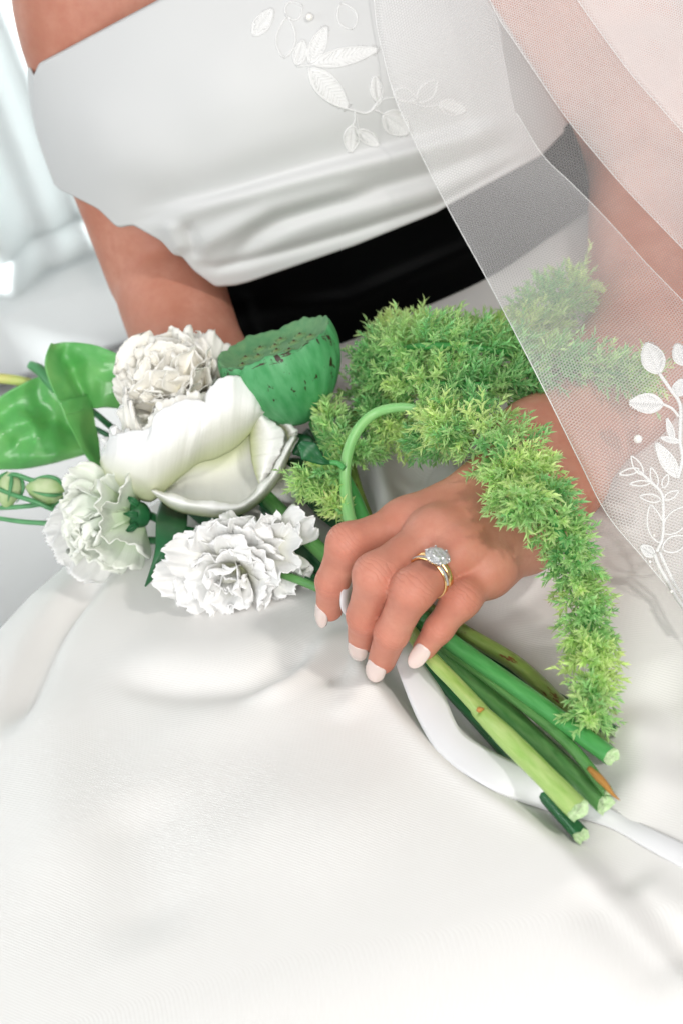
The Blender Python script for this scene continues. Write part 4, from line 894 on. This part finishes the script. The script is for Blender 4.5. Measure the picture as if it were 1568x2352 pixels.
spike(am2, O([(1040, 980, 58), (1010, 1010, 54), (960, 1010, 50)]), [.008, .010, .004], 31, 26, -.15, name='side_sprig', core=False)

# ------------------------------------------------------------------ ribbon
rb = thing('ribbon', 'narrow white satin ribbon trailing from under the fingers below the cut stems', 'ribbon', onz(940, 1520, 8))
def strip(left, right, n=90, k=9, hcurve=1.0):
    pt_ = lambda p: lap_at(p[0], p[1], 1.2) if p[1] > 1854 else onz(*p)
    a = spline([pt_(p) for p in left], n); b = spline([pt_(p) for p in right], n); t = np.linspace(0, 1, k)[None, :, None]
    G = a[:, None] * (1 - t) + b[:, None] * t; G[..., 2] += hcurve / 1000 * np.sin(math.pi * t[..., 0]); return G
sheet('ribbon_tail', strip([(880, 1440, 10), (902, 1500, 8), (911, 1533, 6), (959, 1653, 2), (1017, 1739, 1), (1132, 1816, 0), (1247, 1859, 0), (1390, 1898, -2), (1500, 1958, -4), (1640, 2035, -4)],
                        [(945, 1440, 6), (962, 1505, 5), (974, 1528, 4), (1017, 1590, 4), (1041, 1648, 4), (1065, 1686, 3), (1123, 1722, 2), (1223, 1770, 0), (1410, 1862, -1), (1500, 1905, -2), (1640, 1970, -3)]), M['ribbon'], rb, solid=.0004)
d_ = depth(P(800, 1380, .80))
lpts = [(826, 1325, .800), (806, 1331, .793), (790, 1350, .788), (785, 1380, .787), (790, 1405, .790), (806, 1420, .797), (826, 1428, .806)]
C = spline([P(*p) for p in lpts], 50); sdv = unit(fwd * .8 + .6 * RV)
sheet('ribbon_loop', np.stack([C - sdv * .0008, C + sdv * .002, C + sdv * .006], 1), M['ribbon'], rb, solid=.0012)

# ------------------------------------------------------------------ rings
J = HAND['ring']; ra = unit(J[1] - J[0]); nd = unit(-fwd + .30 * UV_ - .18 * RV); nd = unit(nd - ra * (nd @ ra)); sdr = np.cross(ra, nd)
def band(c, rad, tw, tt_, m, parent, k=72, name='band'):
    a = np.linspace(0, 2 * math.pi, k, endpoint=False); q = np.linspace(0, 2 * math.pi, 10, endpoint=False)
    V = []
    for b in a:
        dr = math.cos(b) * nd + math.sin(b) * sdr
        V.append(c + dr[None] * (rad + tt_ * np.cos(q))[:, None] + ra[None] * (tw * np.sin(q))[:, None])
    V = np.vstack(V); F = grid_faces(k, 10, True).tolist() + [[(k - 1) * 10 + j, (k - 1) * 10 + (j + 1) % 10, (j + 1) % 10, j] for j in range(10)]
    return obj(name, V, F, m, parent)
rc = J[0] * .32 + J[1] * .68; rr_ = .0096
eng = thing('engagement_ring', 'gold engagement ring with one large round diamond and a pave band', 'ring', rc, 'rings on the ring finger')
band(rc, rr_, .0011, .0009, M['gold'], eng)
wb = thing('wedding_band', 'plain polished gold wedding band worn behind the diamond ring', 'ring', rc - ra * .0031, 'rings on the ring finger')
band(rc - ra * .0031, rr_ + .0003, .0016, .0010, M['gold'], wb)
dm = bpy.data.materials.new('diamond'); dm.use_nodes = True; nt = dm.node_tree; N = nt.nodes; L = nt.links
vo = N.new('ShaderNodeTexVoronoi'); vo.inputs['Scale'].default_value = 620; tcd = N.new('ShaderNodeTexCoord'); L.new(tcd.outputs['Object'], vo.inputs['Vector']); bpd = N.new('ShaderNodeBump'); bpd.inputs['Distance'].default_value = .0012; bpd.inputs['Strength'].default_value = 1.0; L.new(vo.outputs['Distance'], bpd.inputs['Height'])
gl = N.new('ShaderNodeBsdfGlass'); gl.inputs['IOR'].default_value = 2.4; gl.inputs['Roughness'].default_value = 0; gl.inputs[0].default_value = (1, 1, 1, 1)
gs = N.new('ShaderNodeBsdfGlossy'); gs.inputs['Roughness'].default_value = .03; gs.inputs[0].default_value = (.97, .98, 1, 1); ms = N.new('ShaderNodeMixShader'); ms.inputs[0].default_value = .30
[L.new(bpd.outputs[0], x_.inputs['Normal']) for x_ in (gl, gs)]; df = N.new('ShaderNodeBsdfDiffuse'); df.inputs[0].default_value = (.95, .96, .97, 1); m3 = N.new('ShaderNodeMixShader'); m3.inputs[0].default_value = .28
L.new(gl.outputs[0], ms.inputs[1]); L.new(gs.outputs[0], ms.inputs[2]); L.new(ms.outputs[0], m3.inputs[1]); L.new(df.outputs[0], m3.inputs[2]); L.new(m3.outputs[0], N['Material Output'].inputs[0])
def brilliant(c, ax, R, m, parent, name='diamond'):
    x = unit(np.cross(ax, [.3, .2, .9])); y = np.cross(ax, x)
    pt = lambda r, a, z: c + r * (math.cos(a) * x + math.sin(a) * y) + z * ax
    s = math.pi / 8; V = []
    tab = [pt(R * .56, 2 * s * i, R * .32) for i in range(8)]; star = [pt(R * .78, 2 * s * (i + .5), R * .20) for i in range(8)]
    gir = [pt(R, s * i, R * .02) for i in range(16)]; gir2 = [pt(R, s * i, -R * .03) for i in range(16)]
    pav = [pt(R * .5, 2 * s * (i + .5), -R * .46) for i in range(8)]; V = tab + star + gir + gir2 + pav + [pt(0, 0, -R * .86)]
    T0, S0, G0, H0, P0, Q = 0, 8, 16, 32, 48, 56; F = [list(range(8))]
    for i in range(8):
        j = (i + 1) % 8
        F += [[T0 + i, S0 + i, T0 + j], [T0 + j, S0 + i, G0 + (2 * i + 2) % 16, S0 + j], [S0 + i, G0 + 2 * i + 1, G0 + (2 * i + 2) % 16], [S0 + i, G0 + 2 * i, G0 + 2 * i + 1]]
        F += [[H0 + 2 * i, P0 + i, H0 + 2 * i + 1], [H0 + 2 * i + 1, P0 + i, H0 + (2 * i + 2) % 16], [H0 + (2 * i + 2) % 16, P0 + i, Q, P0 + j]]
    F += [[G0 + k, H0 + k, H0 + (k + 1) % 16, G0 + (k + 1) % 16] for k in range(16)]
    return obj(name, np.array(V), F, m, parent, smooth=False)
dax = unit(nd + .12 * UV_); dc = rc + nd * (rr_ + .0042) - ra * .0006
brilliant(dc, dax, .0056, dm, eng)
xx = unit(np.cross(dax, ra)); yy_ = np.cross(dax, xx)
for q in range(6):
    a = q * math.pi / 3 + .3; o_ = math.cos(a) * xx + math.sin(a) * yy_
    tube('prong', [dc - dax * .0040 + o_ * .0020, dc - dax * .0012 + o_ * .0052, dc + dax * .0004 + o_ * .0056, dc + dax * .0012 + o_ * .0047], [.0004, .00042, .00045, .0004], M['silver'], eng, 12, 8)
for q in range(-10, 11):
    if abs(q) < 2: continue
    b = q * .115; dr = math.cos(b) * nd + math.sin(b) * sdr
    brilliant(rc + dr * (rr_ + .0009), dr, .00078, dm, eng, 'pave_stone')

# ------------------------------------------------------------------ veil
def tulle(name, cover, cell=.0011):
    m = bpy.data.materials.new(name); m.use_nodes = True; nt = m.node_tree; N = nt.nodes; L = nt.links; N.remove(N['Principled BSDF'])
    tc = N.new('ShaderNodeTexCoord'); acc = None
    for ang in (0, 60, 120):
        vt = N.new('ShaderNodeVectorMath'); vt.operation = 'DOT_PRODUCT'; k = 2 * math.pi / cell; vt.inputs[1].default_value = (k * math.cos(math.radians(ang + 12)), k * math.sin(math.radians(ang + 12)), 0); L.new(tc.outputs['UV'], vt.inputs[0])
        c = N.new('ShaderNodeMath'); c.operation = 'COSINE'; L.new(vt.outputs['Value'], c.inputs[0])
        if acc is None: acc = c.outputs[0]
        else:
            a = N.new('ShaderNodeMath'); a.operation = 'ADD'; L.new(acc, a.inputs[0]); L.new(c.outputs[0], a.inputs[1]); acc = a.outputs[0]
    r = N.new('ShaderNodeMapRange'); r.inputs[1].default_value = -.9; r.inputs[2].default_value = 1.6; r.inputs[3].default_value = min(1, cover * 2.3); r.inputs[4].default_value = cover * .06; L.new(acc, r.inputs[0])
    df = N.new('ShaderNodeBsdfDiffuse'); df.inputs[0].default_value = (.98, .965, .96, 1); tl_ = N.new('ShaderNodeBsdfTranslucent'); tl_.inputs[0].default_value = (.98, .965, .96, 1); mx = N.new('ShaderNodeMixShader'); mx.inputs[0].default_value = .12
    L.new(df.outputs[0], mx.inputs[1]); L.new(tl_.outputs[0], mx.inputs[2]); tr = N.new('ShaderNodeBsdfTransparent'); mm = N.new('ShaderNodeMixShader')
    L.new(r.outputs[0], mm.inputs[0]); L.new(tr.outputs[0], mm.inputs[1]); L.new(mx.outputs[0], mm.inputs[2]); L.new(mm.outputs[0], N['Material Output'].inputs[0])
    return m
M['tulle'] = tulle('veil_tulle', .11, .0013); M['tulle_fine'] = tulle('veil_tulle_fine', .21, .0011)
VK = np.array([(-150, .905), (0, .905), (250, .91), (450, .915), (650, .875), (800, .825), (950, .805), (1100, .795), (1250, .788), (1400, .772), (1600, .75)], float)
def vdepth(u, v):
    """depth of the veil: it hangs from the head in front of the bodice and comes to rest on the lap"""
    d = interp(VK, v) + .00002 * (np.asarray(u) - 1300)
    r = ray(u, v); dl_ = (LZ + .007 - CAM[2]) / r[..., 2]; return np.minimum(d, dl_)
veil = thing('bridal_veil', 'sheer white tulle bridal veil with leaf embroidery falling over the arm and lap', 'veil', P(1500, 1350, .79))
LE = [(850, -120), (862, 40), (878, 120), (905, 220), (945, 312), (1030, 482), (1112, 632), (1200, 800), (1262, 922), (1330, 1060), (1392, 1180), (1470, 1275), (1568, 1390), (1700, 1530)]
F1 = [(1092, -120), (1122, -10), (1146, 60), (1160, 150), (1185, 260), (1245, 356), (1310, 420), (1372, 482), (1430, 545), (1490, 612), (1568, 692), (1640, 770), (1720, 850), (1800, 930)]
F2 = [(1090, -110), (1112, -30), (1132, 18), (1150, 52), (1172, 84), (1230, 170), (1300, 272), (1365, 352), (1430, 428), (1500, 502), (1568, 572), (1650, 655), (1750, 760)]
F3 = [(1250, -110), (1325, 0), (1385, 85), (1450, 172), (1510, 240), (1568, 305), (1650, 390), (1750, 500)]
def veil_sheet(name, A, B, off, m, n=120, k=40, seed=1, amp=4.0, roll=3.0):
    a = spline(A, n); b = spline(B, n); t = np.linspace(0, 1, k)[None, :]
    uu = a[:, :1] * (1 - t) + b[:, :1] * t; vv = a[:, 1:2] * (1 - t) + b[:, 1:2] * t
    d = vdepth(uu, vv) - off / 1000 - amp / 1000 * vnoise(uu, vv, seed, 1 / 170.) - amp * .4 / 1000 * vnoise(uu, vv, seed + 1, 1 / 60.) + roll / 1000 * np.exp(-t / .02)
    G = P(uu, vv, d); e1 = np.concatenate([np.zeros((n, 1)), np.cumsum(np.linalg.norm(np.diff(G, axis=1), axis=-1), 1)], 1); e2 = np.concatenate([np.zeros((1, k)), np.cumsum(np.linalg.norm(np.diff(G, axis=0), axis=-1), 0)], 0)
    q = (G - G[0, 0]) @ np.stack([RV, UV_], 1)
    return sheet(name, G, m, veil, uv=q)
rt = lambda x0, y0, x1, y1, n=8: [(x0 + (x1 - x0) * i / (n - 1), y0 + (y1 - y0) * i / (n - 1)) for i in range(n)]
veil_sheet('veil_layer', LE, rt(1760, -160, 1760, 1500), 0, M['tulle'], seed=3)
veil_sheet('veil_layer', LE, F1, 7, M['tulle'], seed=5)
veil_sheet('veil_layer', F2, rt(1760, -200, 1760, 700), 12, M['tulle_fine'], seed=7)
veil_sheet('veil_layer', F3, rt(1760, -200, 1760, 450), 18, M['tulle_fine'], seed=9)
for q, (ln_, off) in enumerate(((LE, 3), (F1, 7), (F2, 12), (F3, 18))):
    c = spline(ln_[4:] if q == 1 else ln_, 160); tube('veil_edge', P(c[:, 0], c[:, 1], vdepth(c[:, 0], c[:, 1]) - off / 1000), [.00026 if q == 0 else .00018], M['thread'], veil, 160, 6)

def emb_pt(u, v, off): return P(u, v, vdepth(u, v) - off / 1000)
def bod_pt(u, v, off): return ony(u, v, bodice_y(u, v) - bodice_fold(u, v) - off / 1000)
def emb_leaf(pt, a, b, w, off, seed, hatch=True):
    """embroidered leaf from a to b (reference pixels), half width w: a corded outline with satin-stitch threads"""
    g = np.random.default_rng(seed); a = np.array(a, float); b = np.array(b, float); e = b - a; n = np.array([-e[1], e[0]]) / (np.linalg.norm(e) + 1e-9); parts = []
    t = np.linspace(0, 1, 18); pr_ = w * np.sin(math.pi * t ** .85) ** .8
    for s in (-1, 1):
        c = a + e * t[:, None] + n * (s * pr_)[:, None]; parts.append(tube_geo(pt(c[:, 0], c[:, 1], np.full(18, off)), .00042, 6)[:2])
    if hatch:
        for q in np.linspace(.08, .92, 13):
            w_ = w * math.sin(math.pi * q ** .85) ** .8; q2 = min(1, q + .10 + .05 * g.random())
            for s in (-1, 1):
                c = np.array([a + e * q, a + e * q2 + n * s * w_ * .95]); c = np.array([c[0], c.mean(0), c[1]]); parts.append(tube_geo(pt(c[:, 0], c[:, 1], np.full(3, off)), .0003, 4)[:2])
    if hatch:
        tq = np.linspace(.02, .98, 16); sq = np.linspace(-1, 1, 7); wq = w * np.sin(math.pi * tq ** .85) ** .8
        uu = a[0] + e[0] * tq[:, None] + n[0] * wq[:, None] * sq; vv = a[1] + e[1] * tq[:, None] + n[1] * wq[:, None] * sq
        parts.append((pt(uu, vv, np.full(uu.shape, off)).reshape(-1, 3), grid_faces(16, 7)))
    V, F = merge(parts); o = obj('embroidered_leaf', V, F, M['thread'], veil); return o
def emb_cord(pt, pts, r, off): 
    c = spline(pts, 40); tube('embroidered_stem', pt(c[:, 0], c[:, 1], np.full(40, off)), [r], M['thread'], veil, 40, 6)
ep, bp_ = emb_pt, bod_pt
z = lambda x, y: (1348.5 + .2935 * x, 721.3 + .2935 * y)                       # read off an enlargement of the right edge
for k, (a, b, w, h) in enumerate([((560, 465), (455, 225), 26, 1), ((590, 705), (325, 692), 22, 1), ((760, 400), (690, 235), 18, 1), ((700, 640), (745, 510), 16, 1), ((670, 990), (620, 815), 7, 1), ((720, 1000), (570, 968), 6, 1), ((705, 1280), (535, 1010), 16, 1),
                                  ((430, 1260), (340, 1110), 9, 0), ((400, 1215), (245, 1255), 7, 0), ((490, 1320), (325, 1330), 6, 0), ((540, 1350), (495, 1200), 8, 0), ((590, 1360), (625, 1255), 7, 0), ((570, 1455), (405, 1425), 9, 0), ((595, 1450), (710, 1385), 8, 0),
                                  ((560, 1790), (490, 1490), 18, 0), ((600, 1720), (800, 1500), 22, 0), ((585, 1840), (790, 1750), 18, 0), ((520, 1890), (415, 1815), 12, 1)]):
    emb_leaf(ep, z(*a), z(*b), w, 4, 60 + k, bool(h))
for pts, r in (([(560, 465), (640, 580), (720, 700), (725, 850), (722, 1000), (740, 1130), (705, 1285)], .0009), ([(590, 705), (660, 740), (710, 800)], .0007), ([(700, 640), (720, 700)], .0007), ([(400, 1230), (500, 1320), (575, 1400), (590, 1500), (585, 1740), (540, 1860)], .0008), ([(520, 1880), (560, 1980), (640, 2120), (700, 2230), (800, 2360)], .0010), ([(560, 1860), (620, 1990), (680, 2110), (760, 2240), (860, 2380)], .0008)):
    emb_cord(ep, [z(*p) for p in pts], r, 4)
def ball(c, r, name, m, parent):
    th_ = np.linspace(.02, math.pi - .02, 12); return obj(name, *lathe(np.asarray(c), np.array([0, 0, 1.]), np.array([1., 0, 0]), [(r * math.sin(a), -r * math.cos(a)) for a in th_], 16), m, parent)
for (x, y), r in (((392, 978), .0021), ((486, 1938), .0008), ((655, 2170), .0008), ((518, 1730), .0007)):
    ball(emb_pt(*z(x, y), 5), r, 'pearl', M['pearl'], veil)
y2 = lambda x, y: (564.5 + .34 * x, .34 * y)                                    # enlargement of the motif on the bodice
for k, (a, b, w, h) in enumerate([((430, 460), (690, 735), 26, 1), ((720, 850), (705, 1030), 18, 1), ((755, 880), (895, 985), 14, 1), ((890, 690), (870, 515), 14, 1), ((930, 770), (1100, 900), 28, 1), ((1000, 620), (1150, 670), 15, 0), ((1160, 690), (1290, 540), 17, 0), ((1300, 710), (1485, 745), 18, 1),
                                  ((345, 440), (390, 270), 15, 1), ((430, 430), (545, 175), 18, 1), ((450, 430), (900, 330), 20, 1), ((260, 390), (280, 110), 22, 0), ((50, 240), (180, 60), 18, 1), ((270, 100), (380, 40), 22, 0), ((720, 195), (640, 20), 22, 0)]):
    emb_leaf(bp_, y2(*a), y2(*b), w, 1.0, 90 + k, bool(h))
for pts, r in (([(420, 455), (450, 560), (510, 650), (600, 705), (690, 735), (740, 750), (800, 765), (850, 745), (880, 700), (890, 680)], .0009), ([(735, 755), (735, 810), (715, 860)], .0007), ([(745, 770), (760, 860), (775, 900)], .0006), ([(870, 745), (910, 760), (945, 785)], .0007), ([(880, 720), (930, 670), (1000, 660)], .0006), ([(1000, 660), (1100, 690), (1200, 720), (1300, 710)], .0006), ([(345, 450), (430, 440), (560, 430)], .0007)):
    emb_cord(bp_, [y2(*p) for p in pts], r * .6, 1.0)
ball(bod_pt(*y2(430, 115), 2.5), .0020, 'pearl', M['pearl'], veil)
